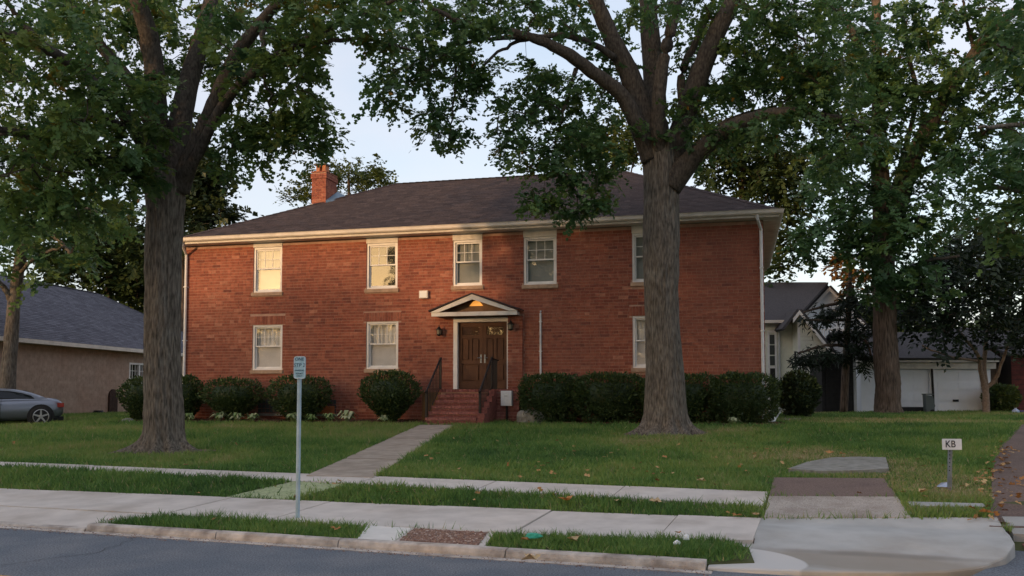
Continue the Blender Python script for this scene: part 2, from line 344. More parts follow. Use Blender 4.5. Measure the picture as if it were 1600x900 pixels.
# ================================================================== GROUND, ROAD, WALKS
def stp(s, t, z=0.0):
    p = stx(s, t); return (float(p[0]), float(p[1]), z)
def grid_sheet(name, s_vals, t_vals, zf, mat):
    V = []; 
    for t in t_vals:
        for s in s_vals:
            x, y, _ = stp(s, t); V.append((x, y, zf(x, y, s, t)))
    ns = len(s_vals); L = []; 
    for j in range(len(t_vals)-1):
        for i in range(ns-1): L += [j*ns+i, j*ns+i+1, (j+1)*ns+i+1, (j+1)*ns+i]
    me = np_mesh(name, V, L, [4]*(len(L)//4), mat, None, True)
    return link(name, me, None, 'structure')
sv = list(np.concatenate([[-700, -300, -150, -90], np.arange(-60, 61, .75), [90, 150, 300, 700]]))
tv = list(np.concatenate([[8.40], np.arange(8.6, 40, .5), np.arange(40, 100, 5), [130, 200, 400, 1200]]))
def zlawn(x, y, s, t):
    z = float(zg(x, y))
    if t > 14.5 and t < 60: z -= .03*float(vnoise(x, y, .35, 3))
    if t < 11.6 and (s < -8.15 or s > -1.0) and t < 10: z = min(z, .02)      # under the dropped kerbs
    if s > -.95 and s < 40 and t < 10.56: z = min(z, .0)
    elif s > -.95 and s < 7 and t < 12: z -= .05
    return z-.022
grid_sheet('lawn_ground', sv, tv, zlawn, M['soil'])
grid_sheet('road', sv, [-3.0, 0, 2, 4, 6, 8.40], lambda x, y, s, t: 0.0, M['asphalt'])
grid_sheet('far_verge', sv, [-1200, -300, -60, -20, -8, -3.0], lambda x, y, s, t: .10, M['soil'])
mb = MB(); mb.prism([stp(-60, 5.98)[:2], stp(60, 5.98)[:2], stp(60, 6.10)[:2], stp(-60, 6.10)[:2]], -.02, .004)
mb.build('road_line', M['paint_yellow'], None, kind='structure')
mb = MB(); mb.prism([stp(-60, 5.72)[:2], stp(60, 5.72)[:2], stp(60, 5.84)[:2], stp(-60, 5.84)[:2]], -.02, .004)
mb.build('road_line', M['paint_yellow'], None, kind='structure')

# kerb: rounded profile swept along the street, in stones
def kerb_run(parent, cuts, zt):
    for a, b in zip(cuts[:-1], cuts[1:]):
        mb = MB(); n = 8; prof = [(8.355, -.05), (8.36, zt*.35), (8.374, zt*.82), (8.395, zt), (8.475, zt+.004), (8.48, -.05)]
        vs = []
        for i in range(n+1):
            s = a+.006 + (b-a-.012)*i/n
            for t, z in prof:
                x, y, _ = stp(s, t + .006*math.sin(s*3.1)); vs.append((x, y, z + (.006*float(vnoise(s, t, 2.1, 8)) if z > .02 else 0)))
        k = len(prof); fs_ = [(i*k+j, (i+1)*k+j, (i+1)*k+j+1, i*k+j+1) for i in range(n) for j in range(k-1)]
        fs_ += [tuple(range(k)), tuple(n*k+j for j in range(k))[::-1]]
        mb.add(vs, fs_); mb.build('kerb_stone', M['kerb'], parent, smooth=False)
KERB = MB().box(lambda a, b, c: stp(a, b, c), -70, 70, 8.36, 8.48, -.20, -.06).build('kerb', M['kerb'], None, kind='structure')
kerb_run(KERB, [-8.22, -6.4, -4.86, -3.0, -1.06], .082)
kerb_run(KERB, [-16, -14, -12.2, -10.2, -8.24], .030)
kerb_run(KERB, [-40, -34, -28, -22, -16], .082)
kerb_run(KERB, [6.0, 9, 12, 18, 24, 30], .082)
# concrete gutter lip at the foot of the kerb
MB().prism([stp(-40, 8.24)[:2], stp(-1.0, 8.24)[:2], stp(-1.0, 8.36)[:2], stp(-40, 8.36)[:2]], -.03, .006).build('gutter_strip', M['kerb'], None, kind='structure')

PAVED = []     # polygons kept free of grass
def lerp_t(s, a, b):   # narrow walk and walk run slightly askew of the kerb
    f = (s+14)/13.3; return a+(b-a)*f
zt_ = lambda dz: (lambda x, y: float(zg(x, y))+dz)
def slab_row(name, smin, smax, joints, t0f, t1f, mat, dz=.012, label=None):
    root = None
    js = [smin]+sorted(j for j in joints if smin < j < smax)+[smax]
    a = [stp(s, t0f(s)) for s in js]; b = [stp(s, t1f(s)) for s in js]
    root = MB().prism([stp(s_, t0f(s_)+.03)[:2] for s_ in js]+[stp(s_, t1f(s_)-.03)[:2] for s_ in js[::-1]], zt_(-.12), zt_(dz-.02)).build(name, M['earth'], None, kind='structure')
    for s0, s1 in zip(js[:-1], js[1:]):
        jit = random.uniform(-.006, .006)
        mb = MB(); q = [stp(s0+.009, t0f(s0))[:2], stp(s1-.009, t0f(s1))[:2], stp(s1-.009, t1f(s1))[:2], stp(s0+.009, t1f(s0))[:2]]
        mb.prism(q, zt_(-.1), zt_(dz+jit)); mb.build('slab', mat, root)
    PAVED.append([stp(s_, t0f(s_))[:2] for s_ in js]+[stp(s_, t1f(s_))[:2] for s_ in js[::-1]])
    return root
W0 = lambda s: 9.15 + .12*max(0, s+3.0); W1 = lambda s: 10.55 + .02*(s+7)
slab_row('sidewalk', -34, -.72, [-1.67-1.53*k for k in range(24)], W0, W1, M['concrete'])
S0 = lambda s: lerp_t(s, 12.02, 11.18) if s > -14 else 12.02; S1 = lambda s: lerp_t(s, 12.55, 12.08) if s > -14 else 12.55
slab_row('upper_walk', -30, -.72, [-6.45, -7.45]+[-.72-1.9*k for k in range(1, 18) if abs(-.72-1.9*k+6.9) > .8], S0, S1, M['concrete'])
# front path from the upper walk to the steps
pL0, pR0 = gpt(478, 745)[:2], gpt(582, 748)[:2]; pL1, pR1 = gpt(655, 665)[:2], gpt(712, 665)[:2]
pl = lambda f: pL0+(pL1-pL0)*f; pr = lambda f: pR0+(pR1-pR0)*f
pathroot = MB().prism([pl(.01)+.02, pr(.01)-.02, pr(.99)-.02, pl(.99)+.02], zt_(-.12), zt_(.0)).build('front_path', M['earth'], None, kind='structure')
fz = [0, .10, .22, .35, .48, .61, .74, .87, 1.0]
for a, b in zip(fz[:-1], fz[1:]):
    MB().prism([pl(a+.0016), pr(a+.0016), pr(b-.0016), pl(b-.0016)], zt_(-.1), zt_(.02+random.uniform(-.005, .005))).build('slab', M['concrete_path'], pathroot)
PAVED.append([pl(0), pr(0), pr(1), pl(1)])
# kerb-side pads between the grass strips
def pxpoly(pts): return [gpt(u, v)[:2] for u, v in pts]
def pad(name, pts, mat, dz=.014, pave=True):
    q = [p if len(p) == 2 and isinstance(p, np.ndarray) else np.array(p) for p in pts]
    o = MB().prism(q, zt_(-.1), zt_(dz)).build(name, mat, None, kind='structure')
    if pave: PAVED.append(q)
    return o
pad('concrete_pad', [stp(-4.70, 8.485)[:2], stp(-4.27, 8.485)[:2], stp(-4.37, 9.14)[:2], stp(-4.94, 9.14)[:2]], M['concrete_new'])
pad('pad_border', [stp(-4.26, 8.485)[:2], stp(-3.27, 8.485)[:2], stp(-3.40, 9.14)[:2], stp(-4.36, 9.14)[:2]], M['concrete'])
gbed = [np.array(stp(-4.22, 8.51)[:2]), np.array(stp(-3.34, 8.51)[:2]), np.array(stp(-3.46, 9.09)[:2]), np.array(stp(-4.32, 9.09)[:2])]
pad('pebble_bed', gbed, M['aggregate_brown'], .02)
def pebbles(name, poly, n, r0, r1, dz, mat):
    P = np.array(poly); lo = P.min(0); hi = P.max(0); mb = MB(); k = 0
    while k < n:
        x = random.uniform(lo[0], hi[0]); y = random.uniform(lo[1], hi[1])
        if not in_poly(np.array([x]), np.array([y]), poly)[0]: continue
        k += 1; r = random.uniform(r0, r1); a = random.uniform(0, 3.1); z = float(zg(x, y))+dz
        vs = [(x+r*random.uniform(.7, 1.2)*math.cos(a+i*1.571), y+r*random.uniform(.6, 1.1)*math.sin(a+i*1.571), z) for i in range(4)]+[(x, y, z+r*random.uniform(.35, .7))]
        mb.add(vs, [(0, 1, 4), (1, 2, 4), (2, 3, 4), (3, 0, 4)], random.random())
    return mb.build(name, mat, None, kind='stuff')
pebbles('pebbles', gbed, 1500, .012, .026, .017, M['pebble'])
# left driveway mouth: concrete fanning from the walk down to the dropped kerb
MB().prism([stp(-16, 8.485)[:2], stp(-8.24, 8.485)[:2], stp(-7.75, 9.14)[:2], stp(-16, 9.14)[:2]], -.08, lambda x, y: .034+.082*min(1, max(0, (x*SN[0]+y*SN[1]-8.485)/.65))).build('driveway_mouth', M['concrete'], None, kind='structure')
PAVED.append([stp(-16, 8.5)[:2], stp(-8.24, 8.5)[:2], stp(-7.75, 9.2)[:2], stp(-16, 9.2)[:2]])
# worn pale patch in the verge
worn = [stp(-7.95, 10.62)[:2], stp(-6.95, 10.62)[:2], stp(-6.55, 11.5)[:2], stp(-7.5, 11.6)[:2]]
MB().prism(worn, zt_(-.05), zt_(.006)).build('worn_patch', M['worn_turf'], None, kind='structure')
# right-hand apron: dished concrete running down to the road
def apron_z(x, y):
    s = x*SU[0]+y*SU[1]; t = x*SN[0]+y*SN[1]
    f = min(1, max(0, (t-8.75)/1.5)); f = f*f*(3-2*f)
    side = min(1, max(0, (s-1.15)/.5)); side = side*side*(3-2*side)
    z = .032+.136*f + .016*side*(1-f); g = min(1, max(0, (t-10.2)/.55)); g = g*g*(3-2*g)
    return z + (max(z, float(zg(x, y))+.004)-z)*g
ap_out = [(1.72, 11.02), (1.74, 10.4), (1.70, 9.9), (1.55, 9.45), (1.32, 9.14), (1.0, 8.92), (.6, 8.74), (.1, 8.60), (-.5, 8.50), (-1.03, 8.42)]
ns_, nt_ = 70, 40; V = []; 
def edge_t(s):
    xs = [-1.05, -.5, .1, .6, 1.0, 1.32, 1.55, 1.70, 1.75]; ys = [8.40, 8.47, 8.58, 8.72, 8.90, 9.13, 9.45, 9.9, 10.5]
    return float(np.interp(s, xs, ys))
for i in range(ns_+1):
    s = -1.05+2.79*i/ns_; te = edge_t(s); tt = 10.66+.16*(s+1.05)
    s_lo = s
    for j in range(nt_+1):
        t = te+(tt-te)*j/nt_
        x, y, _ = stp(s, t); z = apron_z(x, y) + .004
        if j == 0: z = -.03
        elif j == 1: t = te+.004; x, y, _ = stp(s, t); z = apron_z(x, y)-.012
        elif j == 2: t = te+.018; x, y, _ = stp(s, t); z = apron_z(x, y)+.002
        V.append((x, y, z))
L = []
for i in range(ns_):
    for j in range(nt_):
        a = i*(nt_+1)+j; L += [a, a+nt_+1, a+nt_+2, a+1]
link('driveway_apron', np_mesh('driveway_apron', V, L, [4]*(len(L)//4), M['apron'], None, False), None, 'structure')
PAVED.append([stp(s, edge_t(s))[:2] for s in np.linspace(-.62, 1.75, 12)]+[stp(1.74, 11.07)[:2], stp(-.72, 10.66)[:2], stp(-.72, 9.2)[:2]])
MB().prism([stp(-1.07, 8.49)[:2], stp(-.66, 8.72)[:2], stp(-.76, 9.3)[:2], stp(-1.07, 9.36)[:2]], -.05, lambda x, y: apron_z(x, y)+.012).build('verge_tip', M['soil'], None, kind='structure')
pad('driveway_panel', [stp(-.70, 10.70)[:2], stp(.86, 10.95)[:2], stp(.80, 12.02)[:2], stp(-.70, 11.74)[:2]], M['aggregate'], .016)
pad('driveway_panel', [stp(-.70, 11.76)[:2], stp(.80, 12.04)[:2], stp(.75, 13.86)[:2], stp(-.74, 13.58)[:2]], M['aggregate_brown'], .014)
pad('kerb_strip', [stp(.89, 11.42)[:2], stp(1.70, 11.52)[:2], stp(1.70, 11.76)[:2], stp(.88, 11.7)[:2]], M['concrete_grey'], .016)
# old stone step left in the lawn
st_pts = pxpoly([(1232, 737), (1262, 726), (1300, 719), (1340, 718), (1384, 719), (1389, 737), (1340, 740), (1280, 741)])
MB().prism(st_pts, zt_(-.05), zt_(.05)).build('stone_slab', M['stone_grey'], None, kind='structure')
PAVED.append(st_pts)
# brown drive to the right of the lawn, its apron and the red kerb pavers
pts = [gpt(1546, 824), gpt(1549, 770), gpt(1551, 725), gpt(1562, 700), gpt(1584, 676), gpt(1596, 664)]
drv = [p[:2] for p in pts] + [np.array([26, 36.]), np.array([14, 12.]), stp(6, 11)[:2]]
MB().prism(drv, zt_(-.1), zt_(.012)).build('side_drive', M['drive_brown'], None, kind='structure'); PAVED.append(drv)
apr = [stp(1.80, 10.55)[:2], stp(1.80, 11.18)[:2], stp(6, 11.7)[:2], stp(6, 10.55)[:2]]
MB().prism(apr, zt_(-.2), zt_(.0)).build('side_drive_apron', M['concrete_grey'], None, kind='structure'); PAVED.append(apr)
redroot = MB().prism([stp(1.0, 8.40)[:2], stp(1.4, 9.3)[:2], stp(1.70, 10.54)[:2], stp(6, 10.54)[:2], stp(6, 8.40)[:2]], -.1, .03).build('paver_band', M['asphalt'], None, kind='structure'); PAVED.append([stp(1.7, 8.5)[:2], stp(1.8, 10.6)[:2], stp(6, 10.6)[:2], stp(6, 8.4)[:2]])
for i in range(8):
    for j in range(2):
        MB().prism([stp(1.86+.3*i+.006, 10.05+.24*j)[:2], stp(2.15+.3*i, 10.05+.24*j)[:2], stp(2.15+.3*i, 10.28+.24*j)[:2], stp(1.86+.3*i+.006, 10.28+.24*j)[:2]], -.02, .075+random.uniform(-.004, .004), random.random()).build('paver', M['red_paint'], redroot)
for i in range(4):
    MB().prism([stp(1.90+.6*i, 9.28)[:2], stp(2.48+.6*i, 9.22)[:2], stp(2.48+.6*i, 10.03)[:2], stp(1.90+.6*i, 10.03)[:2]], -.02, .06, .0).build('paver', M['red_paint'], redroot)
# planting beds along the facade
def bed(s0, s1, d0, d1):
    poly = [H(s0, d1, 0)[:2]]; n = 24
    poly = [H(s0+(s1-s0)*i/n, d0+.14*math.sin(i*1.9)+.06*math.sin(i*4.3), 0)[:2] for i in range(n+1)]+[H(s1, d1, 0)[:2], H(s0, d1, 0)[:2]]
    MB().prism(poly, zt_(-.1), zt_(.035)).build('planting_bed', M['mulch'], None, kind='structure'); PAVED.append([np.array(p) for p in poly])
    return poly
bedA = bed(-1.2, 9.2, -1.75, .05); bedB = bed(11.4, 19.2, -1.85, .05)
def chips(name, poly, n):
    P = np.array(poly); lo = P.min(0); hi = P.max(0); mb = MB(); k = 0
    while k < n:
        x = random.uniform(lo[0], hi[0]); y = random.uniform(lo[1], hi[1])
        if not in_poly(np.array([x]), np.array([y]), poly)[0]: continue
        k += 1; a = random.uniform(0, 3.1); r = random.uniform(.03, .08); w = r*.4; z = float(zg(x, y))+.04
        c, s = math.cos(a), math.sin(a); h = random.uniform(0, .035)
        mb.add([(x-c*r, y-s*r, z), (x-s*w, y+c*w, z+h), (x+c*r, y+s*r, z+random.uniform(0, .03)), (x+s*w, y-c*w, z)], [(0, 3, 2, 1)], random.random())
    mb.build(name, M['mulch_chip'], None, kind='stuff')
M['mulch_chip'] = pbr('mulch_chip', None, .95, tone=[(0, (.04, .020, .014)), (.5, (.10, .045, .030)), (1, (.19, .10, .065))])
chips('bark_chips', bedA, 1500); chips('bark_chips', bedB, 1500)

def crack(pts, w=.012):
    mb = MB(); P_ = []
    for (s0, t0), (s1, t1) in zip(pts[:-1], pts[1:]):
        for k in range(9):
            f = k/9; P_.append((s0+(s1-s0)*f+random.gauss(0, .03), t0+(t1-t0)*f+random.gauss(0, .025)))
    for a, b in zip(P_[:-1], P_[1:]):
        wa = w*random.uniform(.5, 1.3); d = np.array(b)-np.array(a); n_ = np.array([-d[1], d[0]])/(np.linalg.norm(d)+1e-6)*wa
        q = [stp(a[0]-n_[0], a[1]-n_[1], .0045), stp(b[0]-n_[0], b[1]-n_[1], .0045), stp(b[0]+n_[0], b[1]+n_[1], .0045), stp(a[0]+n_[0], a[1]+n_[1], .0045)]
        mb.add(q, [(0, 1, 2, 3)])
    return mb
M['tar'] = pbr('tar_seal', (.075, .08, .088), .7, noise=(20, .3))
crack([(-7.3, 8.2), (-7.0, 7.3), (-7.4, 6.4), (-7.1, 5.2)], .005).build('crack_seal', M['tar'], None, kind='structure')
gut = [np.array(stp(-12, 8.12)[:2]), np.array(stp(-1.0, 8.12)[:2]), np.array(stp(-1.0, 8.36)[:2]), np.array(stp(-12, 8.36)[:2])]
def grit(name, poly, n, r0, r1, zf, mat):
    P = np.array(poly); mb = MB(); lo = P.min(0); hi = P.max(0); k = 0
    while k < n:
        x = random.uniform(lo[0], hi[0]); y = random.uniform(lo[1], hi[1])
        if not in_poly(np.array([x]), np.array([y]), poly)[0]: continue
        k += 1; r = random.uniform(r0, r1); a = random.uniform(0, 3); z = zf
        mb.add([(x+r*math.cos(a+i*2.09), y+r*math.sin(a+i*2.09), z) for i in range(3)]+[(x, y, z+r*.6)], [(0, 1, 3), (1, 2, 3), (2, 0, 3)], random.random())
    mb.build(name, mat, None, kind='stuff')
grit('gutter_grit', gut, 1100, .005, .014, .005, M['pebble'])
# ================================================================== BRICK HOUSE
HZ0 = .70; WTOP = 6.59; FL = 18.75; HD = 10.4
house = empty('brick_house', H(9.4, 0, .8), 'long two-storey red brick house with hipped brown roof behind the lawn', 'house')
wins = [('U', 2.54, 3.57, 4.96, 6.45), ('U', 6.55, 7.60, 4.96, 6.42), ('U', 9.44, 10.38, 4.97, 6.40), ('U', 11.70, 12.72, 4.94, 6.40), ('U', 15.0, 16.02, 4.92, 6.38),
        ('L', 2.54, 3.62, 2.41, 3.89), ('L', 6.56, 7.64, 2.42, 3.92), ('L', 15.0, 16.05, 2.39, 3.92)]
opens = []
for k, a, b, c, d in wins: opens.append((a, b, c-.01, WTOP+.1 if k == 'U' else d))
opens.append((9.47, 11.23, 1.70, 4.0))
# wall core (mortar) cut round the openings
def wall_cells(T, L, z0, z1, ops, d0, d1):
    mb = MB(); xs = sorted(set([0, L]+[o[0] for o in ops]+[o[1] for o in ops]))
    for a, b in zip(xs[:-1], xs[1:]):
        cur = z0
        for o in sorted([o for o in ops if o[0] < (a+b)/2 < o[1]], key=lambda o: o[2]):
            if o[2] > cur: mb.box(T, a, b, d0, d1, cur, o[2])
            cur = max(cur, o[3])
        if cur < z1: mb.box(T, a, b, d0, d1, cur, z1)
    return mb
wall_cells(H, FL, HZ0, WTOP, opens, .0065, .30).build('wall', M['mortar'], house)
Hr = frame(*H(FL, 0, 0)[:2], -14.15+90)
MB().box(Hr, .30, HD, .012, .3, HZ0, WTOP).build('wall', M['mortar'], house)
Hl = frame(*H(0, HD, 0)[:2], -14.15-90)
MB().box(Hl, 0, HD-.30, .012, .3, HZ0, WTOP).build('wall', M['mortar'], house)
MB().box(H, .3, FL-.3, HD-.3, HD, HZ0, WTOP).build('wall', M['brick'], house)
MB().box(H, .3, FL-.3, .32, HD-.3, 4.30, 4.40).build('storey_floor', M['room'], house)
MB().box(H, .31, FL-.31, 1.6, 1.7, HZ0, WTOP-.02).build('dark_backing', M['room'], house)  # near-black sheet behind the windows; the unlit room is in its colour
# bricks
PIT, BL, BH, JT = .0935, .286, .0835, .009
soldiers = [(a-.10, b+.10, d+.005, d+.29) for k, a, b, c, d in wins if k == 'L']
sills = [(a-.05, b+.05, c-.12, c) for k, a, b, c, d in wins]
blocks = [(o[0]-.004, o[1]+.004, o[2], o[3]) for o in opens] + soldiers + sills + [(11.23, 11.70, 1.7, 4.0)]
cells = []
def lay(L, z0, z1, blk, off0):
    out = []; r = 0; z = z0
    while z + BH <= z1+.001:
        iv = [(0, L)]
        for a, b, c, d in blk:
            if c < z+BH-.004 and d > z+.004:
                iv = [seg for (p, q) in iv for seg in ((p, min(q, a)), (max(p, b), q)) if seg[1]-seg[0] > .02]
        o = -((r % 2)*.5*BL) - off0 + (.02*math.sin(r*7.7))
        if r % 6 == 5: hl = BL/2
        else: hl = BL
        for p, q in iv:
            k = math.floor((p-o)/hl)
            while o+k*hl < q:
                a = max(p, o+k*hl+JT/2); b = min(q, o+(k+1)*hl-JT/2)
                if b-a > .028: out.append((a, b, z, z+BH, abs(b-a-(hl-JT)) < 1e-6 and hl == BL))
                k += 1
        z += PIT; r += 1
    return out
def btone(s, z):
    t = random.gauss(.5, .19) + .34*(float(vnoise(s, z, .5, 21))-.5) + .22*(float(vnoise(s, z, 1.4, 23))-.5)
    if z < 1.5: t -= .16*(1.5-z)*random.random()*2
    for k_, a_, b_, c_, d_ in wins:
        if c_-.75 < z < c_-.1 and (abs(s-a_) < .2 or abs(s-b_) < .2): t -= .16*random.random()
    if random.random() < .03: t = random.uniform(.8, 1)
    if random.random() < .04: t = random.uniform(0, .15)
    return min(1, max(0, t))
front = lay(FL, HZ0, WTOP-.02, blocks, 0)
full = sorted([c for c in front if c[4] and c[0] > 16.2 and c[2] > 1.9], key=lambda c: -c[0])[:300]
fullset = set(full)
mb = MB()
for c in front:
    if c in fullset: continue
    j = random.uniform(-.0025, .002)
    mb.box(H, c[0], c[1], j, .0125, c[2], c[3], btone(c[0], c[2]), skip=('back',))
for a, b, c, d in soldiers:
    n = int(round((b-a)/PIT)); w = (b-a)/n
    for i in range(n): mb.box(H, a+i*w+.005, a+(i+1)*w-.005, random.uniform(-.003, .001), .0125, c+.005, d-.005, min(1, btone(a, c)+.12), skip=('back',))
for i, z in enumerate(np.arange(1.76, 3.96, PIT)):          # pilaster right of the door
    for p, q in (((11.235, 11.46), (11.47, 11.69)) if i % 2 else ((11.235, 11.36), (11.37, 11.57), (11.58, 11.69))):
        mb.box(H, p, q, -.13, .0125, z, z+BH, min(1, btone(11, z)+.1), skip=('back',))
for T in (Hr, Hl):
    for c in lay(HD, HZ0, WTOP-.02, [], .1):
        mb.box(T, c[0], c[1], random.uniform(-.002, .0025), .0125, c[2], c[3], btone(c[0], c[2]), skip=('back',))
mb.build('brickwork', M['brick'], house, kind='stuff')
MB().box(H, 11.25, 11.675, -.12, .012, 1.70, 3.96).build('pilaster', M['mortar'], house)
var = []
o0 = H(0, 0, 0)
for k in range(10):
    b = MB(); T0 = lambda a, bb, c: tuple(np.array(H(a, bb, c))-np.array(o0))
    b.box(T0, 0, BL-JT, -.002+.0005*k, .0125, 0, BH, [.05, .25, .35, .42, .48, .54, .6, .7, .8, .97][k], skip=('back',)); var.append(b.mesh('brick', M['brick']))
for c in full:
    me = var[min(9, max(0, int(random.gauss(4.5, 1.6))))]
    p = H(c[0], 0, c[2]); link('brick', me, house, None, (p[0], p[1], c[2]))

# windows
def window(k, a, b, c, d, i):
    mb = MB(); cw = .065
    z1 = d
    mb.box(H, a, a+cw, .03, .16, c, z1); mb.box(H, b-cw, b, .03, .16, c, z1)
    mb.box(H, a+cw, b-cw, .03, .16, z1-cw, z1); mb.box(H, a+cw, b-cw, .03, .17, c, c+.05)
    mb.box(H, a, b, .17, .26, c, c+.06); mb.box(H, a-.001, a+.03, .161, .29, c, z1); mb.box(H, b-.03, b+.001, .161, .29, c, z1)
    w = mb.build('window', M['window_white'], house)
    A0, A1, C0, C1 = a+cw+.004, b-cw-.004, c+.054, z1-cw-.004; mid = (C0+C1)/2+.03; r = .042
    up = MB(); y0, y1 = .075, .105
    up.box(H, A0, A0+r, y0, y1, mid, C1); up.box(H, A1-r, A1, y0, y1, mid, C1); up.box(H, A0+r, A1-r, y0, y1, C1-r, C1); up.box(H, A0+r, A1-r, y0, y1, mid, mid+r*.9)
    up.build('sash', M['window_white'], w)
    lo = MB(); y2, y3 = .112, .142
    lo.box(H, A0, A0+r, y2, y3, C0, mid+r*.8); lo.box(H, A1-r, A1, y2, y3, C0, mid+r*.8); lo.box(H, A0+r, A1-r, y2, y3, C0, C0+r*1.3); lo.box(H, A0+r, A1-r, y2, y3, mid-.002, mid+r*.8)
    lo.build('sash', M['window_white'], w)
    gx = [A0+r+(A1-A0-2*r)*q/3 for q in range(4)]; gzv = [mid+r*.9+(C1-r-mid-r*.9)*q/2 for q in range(3)]; mt = .016
    mu = MB()
    for q in (1, 2): mu.box(H, gx[q]-mt/2, gx[q]+mt/2, y0+.005, y1-.003, gzv[0], gzv[2])
    for q in range(3): mu.box(H, gx[q]+mt/2, gx[q+1]-mt/2, y0+.006, y1-.004, gzv[1]-mt/2, gzv[1]+mt/2)
    mu.build('muntin', M['window_white'], w)
    for q in range(3):
        for e_ in range(2):
            tl = random.uniform(-.0015, .0015)
            g = MB(); xa, xb, za, zb = gx[q]+.004, gx[q+1]-.004, gzv[e_]+.004, gzv[e_+1]-.004
            g.add([H(xa, y0+.014+tl, za), H(xb, y0+.014-tl, za), H(xb, y0+.014-tl, zb), H(xa, y0+.014+tl, zb)], [(0, 1, 2, 3)]); g.build('pane', M['glass'], w)
    g = MB(); g.add([H(A0+r-.005, y2+.015, C0+r), H(A1-r+.005, y2+.0155, C0+r), H(A1-r+.005, y2+.015, mid), H(A0+r-.005, y2+.0155, mid)], [(0, 1, 2, 3)]); g.build('pane', M['glass'], w)
    s = MB(); s.box(H, a-.05, b+.05, -.055, .10, c-.115, c-.004); s.build('sill', M['sill'], w)
    # blind in the lower half, curtain behind the upper half on the ground floor
    if k == 'L':
        n = 36; vs = []
        for q in range(n+1):
            x = A0+(A1-A0)*q/n; dd = .235+.028*math.sin(q*1.15+i)+.012*math.sin(q*2.7)
            vs += [H(x, dd, C0), H(x, dd, C1)]
        cu = MB(); cu.add(vs, [(2*q, 2*q+2, 2*q+3, 2*q+1) for q in range(n)]); cu.build('curtain', M['curtain'], w, smooth=True)
        bl = MB(); bl.box(H, A0+.01, A1-.01, .172, .176, C0, mid+.01); bl.build('blind', M['blind'], w)
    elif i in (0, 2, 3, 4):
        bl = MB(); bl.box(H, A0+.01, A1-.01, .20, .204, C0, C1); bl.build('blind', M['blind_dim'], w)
    if k == 'U':
        hb = MB(); hb.box(H, a-.01, b+.01, -.02, .12, d+.003, WTOP+.02); hb.build('header_board', M['trim'], w)
for i, (k, a, b, c, d) in enumerate(wins): window(k, a, b, c, d, i)

# basement glass-block lights
for a, b in ((2.78, 3.62), (4.9, 5.55)):
    f = MB(); f.box(H, a-.06, b+.06, -.05, .012, .92, 1.0); f.build('basement_sill', M['stone_grey'], house)
    n = 6
    for q in range(n):
        for r in range(3):
            g = MB(); w = (b-a)/n; g.box(H, a+q*w+.008, a+(q+1)*w-.008, -.012, .01, 1.02+r*.145, 1.02+(r+1)*.145-.014); g.build('glass_block', M['glass_block'], house)
MB().box(H, 4.92, 5.5, -.02, -.004, 1.0, 1.25).build('painted_patch', M['orange_render'], house)
# roof
EZ = 6.80; RZ = 9.62; OV = .42; OVL = .06; IL, IR = 5.5, 4.75; DM = 5.2
p = {'a': (-OVL, -OV, EZ), 'b': (FL+OV, -OV, EZ), 'c': (FL+OV, HD+OV, EZ), 'd': (-OVL, HD+OV, EZ), 'l': (IL, DM, RZ), 'r': (FL-IR, DM, RZ)}
def shingles(mb, T, P0, P1, Q0, Q1, exp=.145, tab=.31, lift=.014):
    P0, P1, Q0, Q1 = [np.array(T(*q), float) for q in (P0, P1, Q0, Q1)]
    n = np.cross(P1-P0, ((Q0+Q1)/2-(P0+P1)/2)); n /= np.linalg.norm(n)
    if n[2] < 0: n = -n
    eu = (P1-P0)/np.linalg.norm(P1-P0); h = np.linalg.norm(((Q0+Q1)/2-P0)-np.dot((Q0+Q1)/2-P0, eu)*eu); rows = int(h/exp)
    for r in range(rows):
        v0, v1 = r/rows, min(1, (r+1.12)/rows)
        L0, R0 = P0+(Q0-P0)*v0, P1+(Q1-P1)*v0; L1, R1 = P0+(Q0-P0)*v1, P1+(Q1-P1)*v1
        w = np.linalg.norm(R0-L0)
        o = random.uniform(0, tab); edges = [0]
        x = o
        while x < w: edges.append(x); x += tab*random.choice((.6, .8, 1, 1, 1.2))
        edges.append(w)
        a0 = np.dot(L1-L0, eu); a1 = w-np.dot(R0-R1, eu); up = (L1-L0)-a0*eu
        for x0, x1 in zip(edges[:-1], edges[1:]):
            y0, y1 = min(max(x0, a0), a1), min(max(x1, a0), a1); t = min(1, max(0, random.gauss(.5, .22)))
            lf = lift*random.uniform(.75, 1.1)
            b0, b1 = L0+eu*(x0+.004), L0+eu*(x1-.004)
            vs = [b0+n*lf, b1+n*lf, L0+up+eu*y1+n*.003, L0+up+eu*y0+n*.003, b0-n*.004, b1-n*.004]
            mb.add(vs, [(0, 1, 2, 3), (4, 5, 1, 0)], t)
core = MB(); keys = ['a', 'b', 'c', 'd', 'l', 'r']; core.add([H(*p[k][:2], p[k][2]-.006) for k in keys], [(0, 1, 5, 4), (1, 2, 5), (2, 3, 4, 5), (3, 0, 4), (0, 3, 2, 1)])
roof = core.build('roof', M['shingle'], house)
sh = MB(); shingles(sh, H, p['a'], p['b'], p['l'], p['r']); shingles(sh, H, p['b'], p['c'], p['r'], p['r']); shingles(sh, H, p['d'], p['a'], p['l'], p['l']); shingles(sh, H, p['c'], p['d'], p['r'], p['l'])
sh.build('shingle_field', M['shingle'], roof, kind='stuff')
